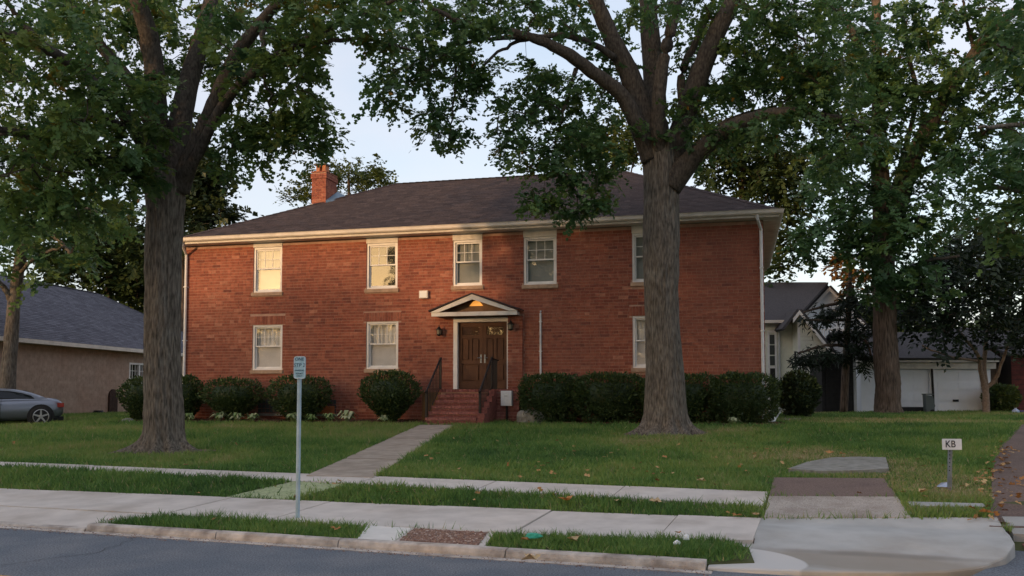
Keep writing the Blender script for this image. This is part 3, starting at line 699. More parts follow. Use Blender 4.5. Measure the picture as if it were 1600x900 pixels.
def ridge_caps(mb, T, A_, B_, w=.13, step=.26):
    A_, B_ = np.array(T(*A_), float), np.array(T(*B_), float); d = (B_-A_); L_ = np.linalg.norm(d); d /= L_; sx = np.cross(d, [0, 0, 1]); sx /= np.linalg.norm(sx); n = int(L_/step)
    for i in range(n):
        q0 = A_+d*step*i+np.array([0, 0, .035]); q1 = A_+d*(step*i+step*1.1)+np.array([0, 0, .022]); dn = np.array([0, 0, -.05])
        mb.add([q0-sx*w+dn, q0, q0+sx*w+dn, q1+sx*w+dn, q1, q1-sx*w+dn], [(0, 1, 4, 5), (1, 2, 3, 4)], random.gauss(.5, .2))
rc = MB()
for A_, B_ in (('l', 'r'), ('a', 'l'), ('b', 'r'), ('c', 'r'), ('d', 'l')): ridge_caps(rc, H, p[A_], p[B_])
rc.build('ridge_cap', M['shingle'], roof, kind='stuff')
# soffit, fascia gutters, frieze
s = MB(); s.box(H, -OVL+.02, FL+OV-.02, -OV+.02, .0, 6.60, 6.62); s.box(H, -OVL+.02, .0, .0, HD+OV, 6.575, 6.60); s.box(H, FL, FL+OV-.02, .0, HD+OV, 6.575, 6.60); s.build('soffit', M['trim'], house)
def gutter(T, L):
    prof = [(-.02, 6.665), (-.09, 6.67), (-.12, 6.705), (-.13, 6.78), (-.145, 6.805), (-.13, 6.805), (-.11, 6.78), (-.02, 6.78)]
    vs = [T(a, q[0], q[1]) for a in (0, L) for q in prof]; k = len(prof); mb = MB()
    mb.add(vs, [(j, k+j, k+(j+1) % k, (j+1) % k) for j in range(k)]+[tuple(range(k)), tuple(range(2*k-1, k-1, -1))]); return mb
gutter(frame(*H(-OVL-.12, -OV, 0)[:2], -14.15), FL+OV+OVL+.22).build('gutter', M['gutter'], house)
gutter(frame(*H(FL+OV, -OV-.1, 0)[:2], -14.15+90), HD+2*OV).build('gutter', M['gutter'], house)
gutter(frame(*H(-OVL, HD+OV, 0)[:2], -14.15-90), HD+2*OV).build('gutter', M['gutter'], house)
f = MB(); f.box(H, -OVL, FL+OV, -OV, -OV+.022, 6.605, 6.775); f.box(H, FL+OV-.022, FL+OV, -OV+.022, HD+OV, 6.585, 6.80); f.box(H, -OVL, -OVL+.022, -OV+.022, HD+OV, 6.585, 6.80); f.build('fascia', M['trim'], house)
xs = [0]+[q for k, a, b, c, d in wins if k == 'U' for q in (a-.015, b+.015)]+[FL]
# downspouts
for sx, kick in ((.06, -1), (FL-.07, 1)):
    mb = MB(); mb.tube([H(sx-.1*kick, -OV-.05, 6.68), H(sx-.1*kick, -OV-.03, 6.56), H(sx, -.08, 6.32), H(sx, -.07, 6.1), H(sx, -.07, 1.2), H(sx, -.07, .98), H(sx, -.35, .86)], .045, 8)
    o = mb.build('downspout', M['white_metal'], house)
    for z in (5.2, 3.4, 1.7): MB().box(H, sx-.06, sx+.06, -.125, .0, z, z+.03).build('strap', M['white_metal'], o)
# chimney
cb = (3.05, 3.62); cdp = (3.05, 3.95)
ch = MB().box(H, cb[0]+.012, cb[1]-.012, cdp[0]+.012, cdp[1]-.012, 7.9, 9.67).build('chimney', M['mortar'], roof)
mb = MB(); z = 7.95; r = 0
while z < 9.62:
    ex = .03 if z > 9.40 else 0
    n0 = cb[0]-ex; n1 = cb[1]+ex; m0 = cdp[0]-ex; m1 = cdp[1]+ex
    sp = [n0, n0+.19, n0+.38, n1] if r % 2 else [n0, n0+.1, n0+.29, n0+.48, n1]
    for a, b in zip(sp[:-1], sp[1:]): mb.box(H, a+.005, b-.005, m0, m0+.05, z, z+BH, btone(1, z)); mb.box(H, a+.005, b-.005, m1-.05, m1, z, z+BH, btone(1, z))
    sp = [m0+.055]+[m0+.055+.2*q+(.1 if r % 2 else .2) for q in range(4)]+[m1-.055]
    for a, b in zip(sp[:-1], sp[1:]):
        if b-a > .03: mb.box(H, n0+.001, n0+.05, a+.005, b-.005, z, z+BH, btone(2, z)); mb.box(H, n1-.05, n1-.001, a+.005, b-.005, z, z+BH, btone(2, z))
    z += PIT; r += 1
mb.build('chimney_bricks', M['brick'], house, kind='stuff')
MB().box(H, cb[0]-.02, cb[1]+.02, cdp[0]-.02, cdp[1]+.02, 9.672, 9.71).build('chimney_cap', M['brick'], house)
pc = H(3.33, 3.35, 9.57)
fl = MB(); 
for a, b in ((0, .13), (.24, .37)): fl.box(lambda x, y, zz: H(3.15+x, 3.2+y, zz), a, b, 0, .3, 9.71, 9.93)
fl.box(lambda x, y, zz: H(3.15+x, 3.2+y, zz), .0, .37, 0, .3, 9.93, 9.97); fl.box(lambda x, y, zz: H(3.15+x, 3.2+y, zz), .13, .24, .15, .3, 9.71, 9.93)
fl.build('chimney_pot', M['clay'], house)
MB().box(H, 3.08, 3.56, 3.14, 3.56, 9.973, 10.03).build('rain_cap', M['iron'], house)
fz_ = MB(); fz_.box(H, cb[0]-.03, cb[1]+.03, cdp[0]-.03, cdp[0]-.004, 8.42, 8.52); fz_.build('flashing', M['trim'], house)
fz_ = MB(); fz_.add([H(3.63, 3.02, 8.50), H(3.95, 3.25, 8.60), H(3.95, 3.98, 8.98), H(3.63, 3.98, 9.02), H(3.63, 3.02, 8.62), H(3.64, 3.98, 9.15)], [(0, 1, 2, 3), (0, 1, 4), (1, 2, 5, 4), (3, 2, 5)]); fz_.build('flashing', M['flashing'], house)

# entrance: frame, leaves, hood
e = MB(); e.box(H, 9.47, 9.60, -.03, .22, 1.78, 3.84); e.box(H, 9.47, 11.225, -.03, .22, 3.843, 3.97); e.box(H, 11.17, 11.225, .0, .22, 1.78, 3.84)
df = e.build('door_frame', M['window_white'], house)
MB().box(H, 9.47, 11.23, -.06, .28, 1.70, 1.775).build('door_sill', M['stone_grey'], house)
def leaf_door(a, b, hs):
    d = MB().box(H, a, b, .14, .165, 1.79, 3.83).build('door', M['door'], house); w = b-a
    fr = MB(); st = .11
    fr.box(H, a, a+st, .105, .139, 1.79, 3.83); fr.box(H, b-st, b, .105, .139, 1.79, 3.83)
    zs = [(1.79, 2.02), (2.55, 2.66), (3.34, 3.44), (3.70, 3.83)]
    for z0, z1 in zs: fr.box(H, a+st, b-st, .105, .139, z0, z1)
    fr.box(H, (a+b)/2-.045, (a+b)/2+.045, .105, .139, 2.66, 3.34)
    fr.build('stile', M['door'], d)
    for z0, z1, xa, xb in ((2.02, 2.55, a+st, b-st), (2.66, 3.34, a+st, (a+b)/2-.045), (2.66, 3.34, (a+b)/2+.045, b-st)):
        pn = MB(); pn.box(H, xa+.035, xb-.035, .100, .1395, z0+.04, z1-.04); pn.build('panel', M['door'], d)
    g = MB(); n = 3
    for q in range(n):
        xa = a+st+.01+(w-2*st-.02)*q/n; xb = a+st-.0+(w-2*st-.02)*(q+1)/n
        gp = MB(); gp.add([H(xa, .133, 3.45), H(xb, .133, 3.45), H(xb, .133, 3.69), H(xa, .133, 3.69)], [(0, 1, 2, 3)]); gp.build('pane', M['glass'], d)
    hx = b-.06 if hs else a+.06
    h = MB(); c = H(hx, .10, 2.70); h.box(H, hx-.022, hx+.022, .09, .104, 2.58, 2.84); h.tube([H(hx, .09, 2.74), H(hx, .04, 2.74), H(hx+(-.1 if hs else .1), .04, 2.74)], .012, 6); h.build('handle', M['zinc'], d)
leaf_door(9.605, 10.385, True); leaf_door(10.39, 11.17, False)
# gabled hood
hd = MB(); E0 = -.55
def prism_T(mb, prof, d0, d1, tone=.5):
    n = len(prof); vs = [H(s, d0, z) for s, z in prof]+[H(s, d1, z) for s, z in prof]
    return mb.add(vs, [tuple(range(n)), tuple(range(2*n-1, n-1, -1))]+[(i, n+i, n+(i+1) % n, (i+1) % n) for i in range(n)], tone)
sl, sr, sm, zb, za = 8.93, 11.62, 10.23, 3.99, 4.58
prism_T(hd, [(sl, zb), (sl+.52, zb), (sr-.52, zb), (sr, zb), (sr, zb+.12), (sl, zb+.12)], E0, E0+.06)
hood = hd.build('entrance_hood', M['trim'], house)
rk = MB(); rk2 = MB()
prism_T(rk, [(sl-.03, zb+.125), (sl+.24, zb+.125), (sm, za-.10), (sm, za+.06)], E0-.03, E0+.05); prism_T(rk, [(sm+.001, za+.06), (sm+.001, za-.10), (sr-.24, zb+.125), (sr+.03, zb+.125)], E0-.03, E0+.05)
rk.build('raking_cornice', M['trim'], hood)
rt = MB(); prism_T(rt, [(sl-.08, zb+.15), (sm, za+.065), (sm, za+.105), (sl-.08, zb+.19)], E0-.06, -.002); prism_T(rt, [(sm+.001, za+.065), (sr+.08, zb+.15), (sr+.08, zb+.19), (sm+.001, za+.105)], E0-.06, -.002)
rt.build('hood_roof', M['shingle'], hood)
cl = MB(); cl.box(H, sl+.05, sr-.05, E0+.061, -.003, zb+.01, zb+.03); cl.build('hood_ceiling', M['wood_ceiling'], hood)
ty = MB(); prism_T(ty, [(sl+.3, zb+.124), (sr-.3, zb+.124), (sm, za-.06)], -.16, -.14); ty.build('tympanum', M['wood_ceiling'], hood)
gw = MB(); prism_T(gw, [(sm-.20, zb+.33), (sm+.24, zb+.33), (sm+.12, za-.12), (sm+.02, za-.09), (sm-.08, za-.13)], -.19, -.165); gw.build('hood_glow', M['glow'], hood)  # self-lit panel added for the warm glow under the hood
sb = MB(); sb.box(H, sl+.05, sl+.11, E0+.061, -.003, zb+.031, zb+.12); sb.box(H, sr-.11, sr-.05, E0+.061, -.003, zb+.031, zb+.12); sb.build('side_beam', M['trim'], hood)

# landing
lz = 1.77
ld = MB().box(H, 9.30, 11.72, -.72, -.005, .7, lz-.085).build('landing', M['mortar'], house)
mb = MB()
for i in range(24): mb.box(H, 9.27+i*.1025, 9.27+(i+1)*.1025-.01, -.76, -.01, lz-.082, lz, random.random(), skip=('bottom',))
for r, z in enumerate(np.arange(.72, lz-.17, PIT)):
    sp = [9.31+.28*q+(.14 if r % 2 else 0) for q in range(9)]
    for a in sp: mb.box(H, a+.005, min(a+.272, 11.73), -.735, -.715, z, z+BH, random.random())
    for q in range(3): mb.box(H, 11.715, 11.735, -.71+.24*q, -.71+.24*q+.225, z, z+BH, random.random())
mb.build('landing_bricks', M['step_brick'], ld, kind='stuff')

# front steps (thing)
steps = empty('front_steps', H(10.1, -2.0, .78), 'flight of six red brick steps rising to the double front door', 'steps')
nst = 5; rise = (lz-.79)/6
for i in range(nst):
    z1 = lz-rise*(i+1); d1 = -.765-i*.27; d0 = d1-.285
    so_ = MB().box(H, 9.33, 10.84, d0+.012, d1-.002, .6, z1-.08).build('step', M['mortar'], steps)
    mb = MB()
    for q in range(15): mb.box(H, 9.32+q*.1015, 9.32+(q+1)*.1015-.009, d0-.022, d1-.001, z1-.072, z1+random.uniform(-.003, .003), random.uniform(.6, 1), skip=('bottom',))  # treads lighter than risers: nosing highlight put into the brick tones
    for q in range(6): mb.box(H, 9.33+q*.252, min(9.33+(q+1)*.252-.01, 10.84), d0, d0+.02, z1-rise+.004, z1-.088, random.uniform(0, .3))
    mb.build('tread_bricks', M['step_brick'], so_, kind='stuff')
# raking cheek wall on the right
ck = MB(); 
for i in range(nst+1):
    z1 = lz-.04-rise*i; d1 = -.765-i*.27
    ck.box(H, 10.86, 11.06, d1-.265 if i < nst else d1-.05, d1, .6, z1, .3)
MB.build(ck, 'cheek_wall', M['step_brick'], steps)
ckl = MB(); ckl.box(H, 8.70, 9.29, -.70, -.02, .7, 1.62); ckl.box(H, 8.66, 9.29, -.74, -.02, 1.622, 1.68)
tag(ckl.build('planter_wall', M['ochre']), 'low ochre rendered wall block beside the left side of the brick steps', 'wall')
def railing(name, sx, label, extra):
    r = empty(name, H(sx, -1.9, .8), label, 'railing', 'iron handrails of the front steps')
    db, dt = -2.0, -.74; zb_, zt2 = 1.62+.08, lz+.93
    f = lambda d: zb_+(zt2-zb_)*(d-db)/(dt-db); g0 = lambda d: .92+(lz+.08-.92)*(d-db)/(dt-db)
    for d, z0, z1 in ((db, .74, zb_+.03), (dt, lz, zt2+.03)):
        MB().box(H, sx-.028, sx+.028, d-.028, d+.028, z0, z1).build('post', M['iron'], r)
    MB().tube([H(sx, db-.06, f(db)-.03), H(sx, db, f(db)), H(sx, dt, f(dt)), H(sx, dt+.06, f(dt)+.01)], .03, 8).build('top_rail', M['iron'], r)
    MB().tube([H(sx, db, g0(db)), H(sx, dt, g0(dt))], .012, 6).build('bottom_rail', M['iron'], r)
    for i in range(1, 10):
        d = db+(dt-db)*i/10; MB().tube([H(sx, d, g0(d)), H(sx, d, f(d))], .0125, 5).build('baluster', M['iron'], r)
    if extra:
        MB().tube([H(sx, dt, zt2-.01), H(sx+.03, -.12, zt2-.06)], .022, 8).build('top_rail', M['iron'], r)
        for i in range(7):
            d = dt+.08+.078*i; MB().tube([H(sx+.01, d, lz), H(sx+.01, d, zt2-.03)], .0125, 5).build('baluster', M['iron'], r)
railing('handrail', 9.30, 'black iron handrail on the left edge of the brick steps', False)
railing('handrail', 10.90, 'black iron handrail on the right of the steps, returning to the wall', True)

# wall fittings
def lantern(c, d0, label):
    o = empty('wall_lantern', c, label, 'lamp', 'wall lanterns beside the door')
    b = MB(); b.lathe((c[0], c[1], c[2]-.13), [(.02, 0), (.075, .03), (.085, .05), (.06, .06)], 8); b.lathe((c[0], c[1], c[2]+.06), [(.10, 0), (.10, .012), (.045, .07), (.015, .11), (.008, .16)], 8)
    for k in range(4):
        a = k*math.pi/2+.4; b.tube([(c[0]+.068*math.cos(a), c[1]+.068*math.sin(a), c[2]-.08), (c[0]+.085*math.cos(a), c[1]+.085*math.sin(a), c[2]+.065)], .007, 4)
    b.build('cage', M['lamp_dark'], o)
    g = MB(); g.lathe((c[0], c[1], c[2]-.075), [(.058, 0), (.074, .13)], 8); g.build('lamp_glass', M['lamp_glass'], o)
    k = MB(); q = np.array(c)+_m*d0; k.tube([c+np.array([0, 0, .1]), (np.array(c)+q)/2+np.array([0, 0, .14]), q+np.array([0, 0, .05])], .014, 6); k.lathe(tuple(q-np.array([0, 0, .08])-_m*.02), [(.05, 0), (.05, .18)], 8); k.build('bracket', M['lamp_dark'], o)
lantern(np.array(H(9.06, -.2, 3.54)), .19, 'black carriage lantern on the brick left of the front door')
lantern(np.array(H(11.36, -.30, 3.66)), .15, 'black carriage lantern on the brick pilaster right of the door')
fb = empty('floodlight', H(8.5, -.05, 4.72), 'square off-white flood light box high on the brick near the hood', 'lamp')
MB().box(H, 8.37, 8.65, -.12, -.03, 4.61, 4.85).build('lamp_housing', M['gutter'], fb); MB().box(H, 8.46, 8.56, -.03, .002, 4.68, 4.78).build('mount', M['zinc'], fb); MB().box(H, 8.395, 8.625, -.127, -.119, 4.635, 4.825).build('lens', M['white_plastic'], fb)
cd = empty('wall_conduit', H(12.23, -.04, 1.2), 'thin white vertical pipe on the brick right of the hood', 'pipe')
MB().tube([H(12.23, -.035, 1.0), H(12.23, -.035, 4.06), H(12.23, -.02, 4.12), H(12.23, .02, 4.13)], .03, 8).build('pipe', M['white_metal'], cd)
for z in (1.8, 2.9, 3.8): MB().box(H, 12.185, 12.275, -.07, .0, z, z+.025).build('clip', M['white_metal'], cd)
ub = empty('utility_box', H(11.1, -.85, 1.2), 'pale grey utility box on the landing wall beside the steps', 'box')
MB().box(H, 11.22, 11.55, -.90, -.745, 1.28, 1.72).build('box_body', M['sign_white'], ub); MB().box(H, 11.235, 11.535, -.912, -.901, 1.30, 1.70).build('lid', M['sign_white'], ub); MB().box(H, 11.33, 11.42, -.918, -.913, 1.56, 1.575).build('latch', M['zinc'], ub); MB().tube([H(11.38, -.82, 1.28), H(11.38, -.82, .8)], .03, 8).build('conduit', M['iron'], ub)
wc = np.array(H(12.2, -1.15, .8))
sn = MB(); sn.lathe(tuple(wc), [(.42, -.05), (.43, .18), (.40, .30), (.30, .36), (.1, .38)], 16); tag(sn.build('concrete_drum', M['stone_grey']), 'rounded grey concrete well cover half hidden at the end of the hedge', 'well cover')
# neighbour-facing meter cluster at the left corner
# ================================================================== NEIGHBOURS, CAR, SMALL THINGS
# ---- low tan brick house on the left; its long side faces the lawn
LX, LY, LA, LL, LW, LE, LR = -17.95, 30.6, 82.6, 19.2, 10.0, 3.62, 6.75
N1 = frame(LX, LY, LA)
def N1o(s, d, z): return N1(s, -d, z)         # d positive = into the house (away from the lawn)
def wall_s(u):                                   # where a pixel column meets the left house's long wall
    lo, hi = 0, LL
    for _ in range(40):
        mid = (lo+hi)/2; q = N1(mid, 0, 1); px = 800+FOC*q[0]/(q[1]*math.cos(PITCH)+(q[2]-EYE)*math.sin(PITCH))
        if px < u: lo = mid
        else: hi = mid
    return lo
lh = empty('low_brick_house', N1(9, 4, .7), 'single-storey tan brick house with grey hipped roof, behind the silver car', 'house')
lw = MB(); lops = [(wall_s(200.5), wall_s(232), 1.62, 3.02)]
def NT(s, d, z): return N1(s, d, z)
wall_cells(NT, LL, .55, LE-.12, lops, .004, .28).build('wall', M['mortar_tan'], lh)
mb = MB()
for c in lay(LL, .55, LE-.14, [(o[0]-.02, o[1]+.02, o[2]-.1, o[3]) for o in lops], .07):
    mb.box(NT, c[0], c[1], random.uniform(-.001, .002), .0125, c[2], c[3], min(1, max(0, random.gauss(.5, .22))), skip=('back',))
N1b = frame(*N1(0, LW, 0)[:2], LA-90)
for c in lay(LW, .55, LE-.14, [], .03): mb.box(N1b, c[0], c[1], 0, .0125, c[2], c[3], random.random(), skip=('back',))
mb.build('brickwork', M['brick_tan'], lh, kind='stuff')
MB().box(N1b, 0, LW-.3, .012, .28, .55, LE-.12).build('wall', M['mortar_tan'], lh)
MB().box(NT, 0, LL, LW-.3, LW, .55, LE-.12).build('wall', M['mortar_tan'], lh); MB().box(NT, LL-.3, LL, .29, LW-.31, .55, LE-.12).build('wall', M['mortar_tan'], lh)
MB().box(NT, .3, LL-.31, 1.2, 1.3, .55, LE-.13).build('dark_backing', M['room'], lh)  # near-black sheet standing in for the unlit room
LO = .35
rp_ = [(-LO, -LO, LE), (LL+LO, -LO, LE), (LL+LO, LW+LO, LE), (-LO, LW+LO, LE), (5.0, LW/2, LR), (LL-5.0, LW/2, LR)]
cr = MB(); cr.add([NT(*q) for q in rp_], [(0, 1, 5, 4), (1, 2, 5), (2, 3, 4, 5), (3, 0, 4), (0, 3, 2, 1)]); lroof = cr.build('roof', M['shingle_grey'], lh)
sh = MB(); shingles(sh, NT, rp_[0], rp_[1], rp_[4], rp_[5], .16, .36); shingles(sh, NT, rp_[1], rp_[2], rp_[5], rp_[5], .16, .36); shingles(sh, NT, rp_[3], rp_[0], rp_[4], rp_[4], .16, .36)
for A_, B_ in ((4, 5), (0, 4), (1, 5)): ridge_caps(sh, NT, rp_[A_], rp_[B_])
sh.build('shingle_field', M['shingle_grey'], lroof, kind='stuff')
MB().box(NT, -LO, LL+LO, -LO+.02, 0, LE-.15, LE-.12).build('soffit', M['trim'], lh)
MB().box(NT, -LO-.02, LL+LO, -LO-.10, -LO, LE-.16, LE-.01).build('gutter', M['gutter'], lh)
w = MB(); a, b, c, d = lops[0]
for x0, x1 in ((a, a+.08), (b-.08, b), ((a+b)/2-.05, (a+b)/2+.05)): w.box(NT, x0, x1, -.01, .12, c, d)
w.box(NT, a+.081, b-.081, .0, .11, d-.08, d); w.box(NT, a-.05, b+.05, -.04, .11, c-.08, c-.001)
lwn = w.build('window', M['window_white'], lh)
for h in range(2):
    x0 = a+.085 + h*((b-a)/2-.035); x1 = x0+(b-a)/2-.14
    mm = MB()
    for q in range(1, 3): mm.box(NT, x0+(x1-x0)*q/3-.012, x0+(x1-x0)*q/3+.012, .03, .06, c+.01, d-.085)
    for q in range(1, 4): mm.box(NT, x0, x1, .028, .058, c+(d-c)*q/4-.02, c+(d-c)*q/4+.005)
    mm.build('muntin', M['window_white'], lwn)
    for q in range(3):
        for r in range(4):
            xa = x0+(x1-x0)*q/3+.014; xb = x0+(x1-x0)*(q+1)/3-.014; za = c+(d-c)*r/4+.008; zb = c+(d-c)*(r+1)/4-.024
            g = MB(); g.add([NT(xa, .046, za), NT(xb, .046, za), NT(xb, .046, zb), NT(xa, .046, zb)], [(0, 1, 2, 3)]); g.build('pane', M['glass'], lwn)
# arched dark board leaning flat on that wall
sa, sb_ = wall_s(168.5), wall_s(181.5)
zt0, zt1 = at(175, 652, N1((sa+sb_)/2, 0, 1)[1])[2], at(175, 608, N1((sa+sb_)/2, 0, 1)[1])[2]
pf = [(sa, zt0), (sb_, zt0)]; rr = (sb_-sa)/2; hh = .32
pf += [((sa+sb_)/2+rr*math.cos(k*math.pi/8), zt1-hh+hh*math.sin(k*math.pi/8)) for k in range(0, 9)]
ab = empty('arched_door', NT((sa+sb_)/2, -.05, .7), 'narrow dark brown arched door panel low on the tan brick wall', 'door')
q = MB(); prism_T_ = lambda mb, T, prof, d0, d1: mb.add([T(s, d0, z) for s, z in prof]+[T(s, d1, z) for s, z in prof], [tuple(range(len(prof))), tuple(range(2*len(prof)-1, len(prof)-1, -1))]+[(i, len(prof)+i, len(prof)+(i+1) % len(prof), (i+1) % len(prof)) for i in range(len(prof))])
prism_T_(q, NT, pf, -.05, -.003); q.build('door_panel', M['brown_wood'], ab)
for k in range(3):
    x = sa+(sb_-sa)*(k+.5)/3; MB().box(NT, x-.17*(sb_-sa)+.0, x+.14*(sb_-sa), -.075, -.051, zt0+.02, zt1-hh*.6).build('board', M['brown_wood'], ab)
hz = wall_s(145); hq = N1(hz, -.25, .7)
hs_ = MB(); 
for k in range(3): hs_.tube([(hq[0]+.2*math.cos(a_)*(1-.1*k), hq[1]+.2*math.sin(a_), float(zg(hq[0], hq[1]))+.05+.05*k) for a_ in np.linspace(0, 6.28, 15)], .025, 5)
tag(hs_.build('garden_hose', M['iron']), 'coil of dark hose on the grass against the tan brick wall', 'hose')

# ---- silver coupe on the drive of the left house
W_ = at(67, 656, 28.4); yaw = rad(214); fx, fy = math.cos(yaw), math.sin(yaw)
gzc = float(zg(W_[0], W_[1]))+.0
ox_, oy_ = W_[0]-fx*(-1.30)+fy*.78, W_[1]-fy*(-1.30)-fx*.78
CS = .95
def CT(x, y, z): x, y, z = x*CS, y*CS, z*CS; return (ox_+fx*x-fy*y, oy_+fy*x+fx*y, gzc-.06+z)
car = empty('parked_car', CT(0, 0, 0), 'silver grey two-door coupe parked beside the tan brick house', 'car')
def loft(secs, n, mat, name, parent, fn, smooth=True):
    mb = MB(); vs = []; 
    for s in secs: vs += fn(s)
    k = len(vs)//len(secs)
    mb.add(vs, [(i*k+j, (i+1)*k+j, (i+1)*k+(j+1), i*k+j+1) for i in range(len(secs)-1) for j in range(k-1)]+[tuple(range(k))[::-1], tuple((len(secs)-1)*k+j for j in range(k))])
    return mb.build(name, mat, parent, smooth)
# body: stations x, half width, sill z, belt z (deck height), belly
stn = [(-2.02, .50, .42, .66), (-1.95, .66, .33, .80), (-1.82, .74, .27, .88), (-1.6, .80, .24, .91), (-1.3, .84, .22, .925), (-.9, .86, .20, .915), (-.3, .87, .19, .89), (.3, .87, .19, .87), (.9, .86, .20, .85), (1.4, .84, .22, .82), (1.8, .80, .24, .76), (2.1, .70, .28, .68), (2.28, .52, .34, .58)]
def bsec(s):
    x, w, z0, z1 = s; h = z1-z0
    pts = [(0, z0), (w*.8, z0), (w*.97, z0+h*.14), (w, z0+h*.45), (w*.985, z0+h*.68), (w*.93, z0+h*.86), (w*.84, z1-.02), (w*.5, z1+.012), (0, z1+.02)]
    full_ = pts+[(-a_, b_) for a_, b_ in pts[::-1][1:]]
    return [CT(x, a_, b_) for a_, b_ in full_]
loft(stn, 0, M['car_paint'], 'body', car, bsec)
cab = [(-1.52, .60, .88, .91), (-1.25, .64, .88, 1.03), (-.95, .65, .88, 1.14), (-.55, .655, .88, 1.215), (-.1, .655, .87, 1.235), (.3, .65, .86, 1.205), (.65, .64, .86, 1.09), (1.0, .62, .85, .94), (1.15, .6, .84, .86)]
def csec(s):
    x, w, z0, z1 = s; h = z1-z0; i_ = .16*min(1, h/.3)
    pts = [(w+.13, z0-.03), (w+.10, z0+h*.06), (w-i_*.55+.04, z0+h*.62), (w-i_*.9, z0+h*.9), (w-i_-.12, z1), (0, z1+.012)]
    return [CT(x, a_, b_) for a_, b_ in pts+[(-a_, b_) for a_, b_ in pts[::-1][1:]]]
loft(cab, 0, M['car_paint'], 'cabin', car, csec)
def side_glass(pts, off=.012):
    # y on the cabin flank at (x,z)
    out = []
    for x, z in pts:
        w = np.interp(x, [c_[0] for c_ in cab], [c_[1] for c_ in cab]); z0 = np.interp(x, [c_[0] for c_ in cab], [c_[2] for c_ in cab]); z1 = np.interp(x, [c_[0] for c_ in cab], [c_[3] for c_ in cab])
        h = max(.02, z1-z0); i_ = .16*min(1, h/.3); f = (z-z0)/h
        y = np.interp(f, [0, .06, .62, .9, 1], [w+.13, w+.10, w-i_*.55+.04, w-i_*.9, w-i_-.12]); out.append(CT(x, y+off, z+.006))
    return out
for pts in ([(.80, .90), (.42, 1.06), (.18, 1.13), (-.02, 1.155), (-.02, .90)], [(-.07, .90), (-.07, 1.155), (-.4, 1.135), (-.72, 1.08), (-1.0, .99), (-1.10, .915)]):
    g = MB(); g.add(side_glass(pts), [tuple(range(len(pts)))]); g.build('side_window', M['glass_dark'], car)
    g = MB(); g.tube(side_glass(pts+[pts[0]], .016), .010, 5); g.build('window_seal', M['car_dark'], car)
g = MB(); g.add([CT(1.08, .52, .90), CT(1.08, -.52, .90), CT(.42, -.44, 1.185), CT(.42, .44, 1.185)], [(0, 1, 2, 3)]); g.build('windscreen', M['glass_dark'], car)
g = MB(); g.add([CT(-1.43, .5, .955), CT(-1.43, -.5, .955), CT(-.86, -.42, 1.178), CT(-.86, .42, 1.178)], [(3, 2, 1, 0)]); g.build('rear_window', M['glass_dark'], car)
mi = MB(); mi.lathe(CT(.62, .93, .93), [(.03, -.05), (.085, -.03), (.095, .03), (.07, .075), (.02, .085)], 12); mi.tube([CT(.66, .80, .88), CT(.62, .9, .92)], .025, 6); mi.build('wing_mirror', M['car_paint'], car, smooth=True)
for x in (.78, -.12):
    g = MB(); g.tube([CT(x, .868, .30), CT(x, .885, .55), CT(x-.01, .862, .74), CT(x-.02, .80, .87)], .006, 4); g.build('door_seam', M['car_dark'], car)
g = MB(); g.tube([CT(.78, .862, .275), CT(-.12, .866, .275)], .006, 4); g.build('door_seam', M['car_dark'], car)
g = MB(); g.tube([CT(.06, .868, .735), CT(-.04, .892, .735), CT(-.16, .868, .735)], .014, 6); g.build('door_handle', M['car_paint'], car)
for sy in (1, -1):
    for x in (-1.30, 1.38):
        c_ = np.array(CT(x, .80*sy, .315))
        ax = Vector((-fy*sy, fx*sy, 0)); bx = Vector((fx, fy, 0)); bz = Vector((0, 0, 1))
        def ringmesh(prof, n=28):
            vs = [Vector(c_)+ax*o_+(bx*math.cos(2*math.pi*k/n)+bz*math.sin(2*math.pi*k/n))*r_ for r_, o_ in prof for k in range(n)]
            return vs, [(i*n+k, i*n+(k+1) % n, (i+1)*n+(k+1) % n, (i+1)*n+k) for i in range(len(prof)-1) for k in range(n)]
        m_ = MB(); m_.add(*ringmesh([(.385, -.12), (.385, .066), (.30, .07), (0.01, .07)])); m_.build('wheel_arch', M['car_dark'], car)
        m_ = MB(); m_.add(*ringmesh([(.19, -.10), (.30, -.10), (.32, -.06), (.32, .06), (.305, .085), (.235, .09), (.215, .07)])); wh = m_.build('tyre', M['tyre'], car, smooth=True)
        m_ = MB(); m_.add(*ringmesh([(.235, .088), (.215, .094), (.205, .05)]))
        for k in range(5):
            a_ = 2*math.pi*k/5+.3; d_ = bx*math.cos(a_)+bz*math.sin(a_); e_ = bx*-math.sin(a_)+bz*math.cos(a_); b_ = Vector(c_)+ax*.082
            m_.add([b_+d_*.03+e_*.03, b_+d_*.215+e_*.022, b_+d_*.215-e_*.022, b_+d_*.03-e_*.03], [(0, 1, 2, 3)])
        m_.add(*ringmesh([(.05, .085), (.04, .095), (.005, .096)], 12)); m_.build('rim', M['rim'], wh)
        m_ = MB(); m_.add(*ringmesh([(.21, .045), (.01, .045)])); m_.build('brake_disc', M['car_dark'], wh)
g = MB(); g.box(CT, -2.0, -1.80, .58, .745, .62, .76); g.build('tail_light', M['tail_red'], car)
g = MB(); g.box(CT, -2.02, 2.1, -.6, .6, .17, .30); g.build('underbody', M['car_dark'], car)

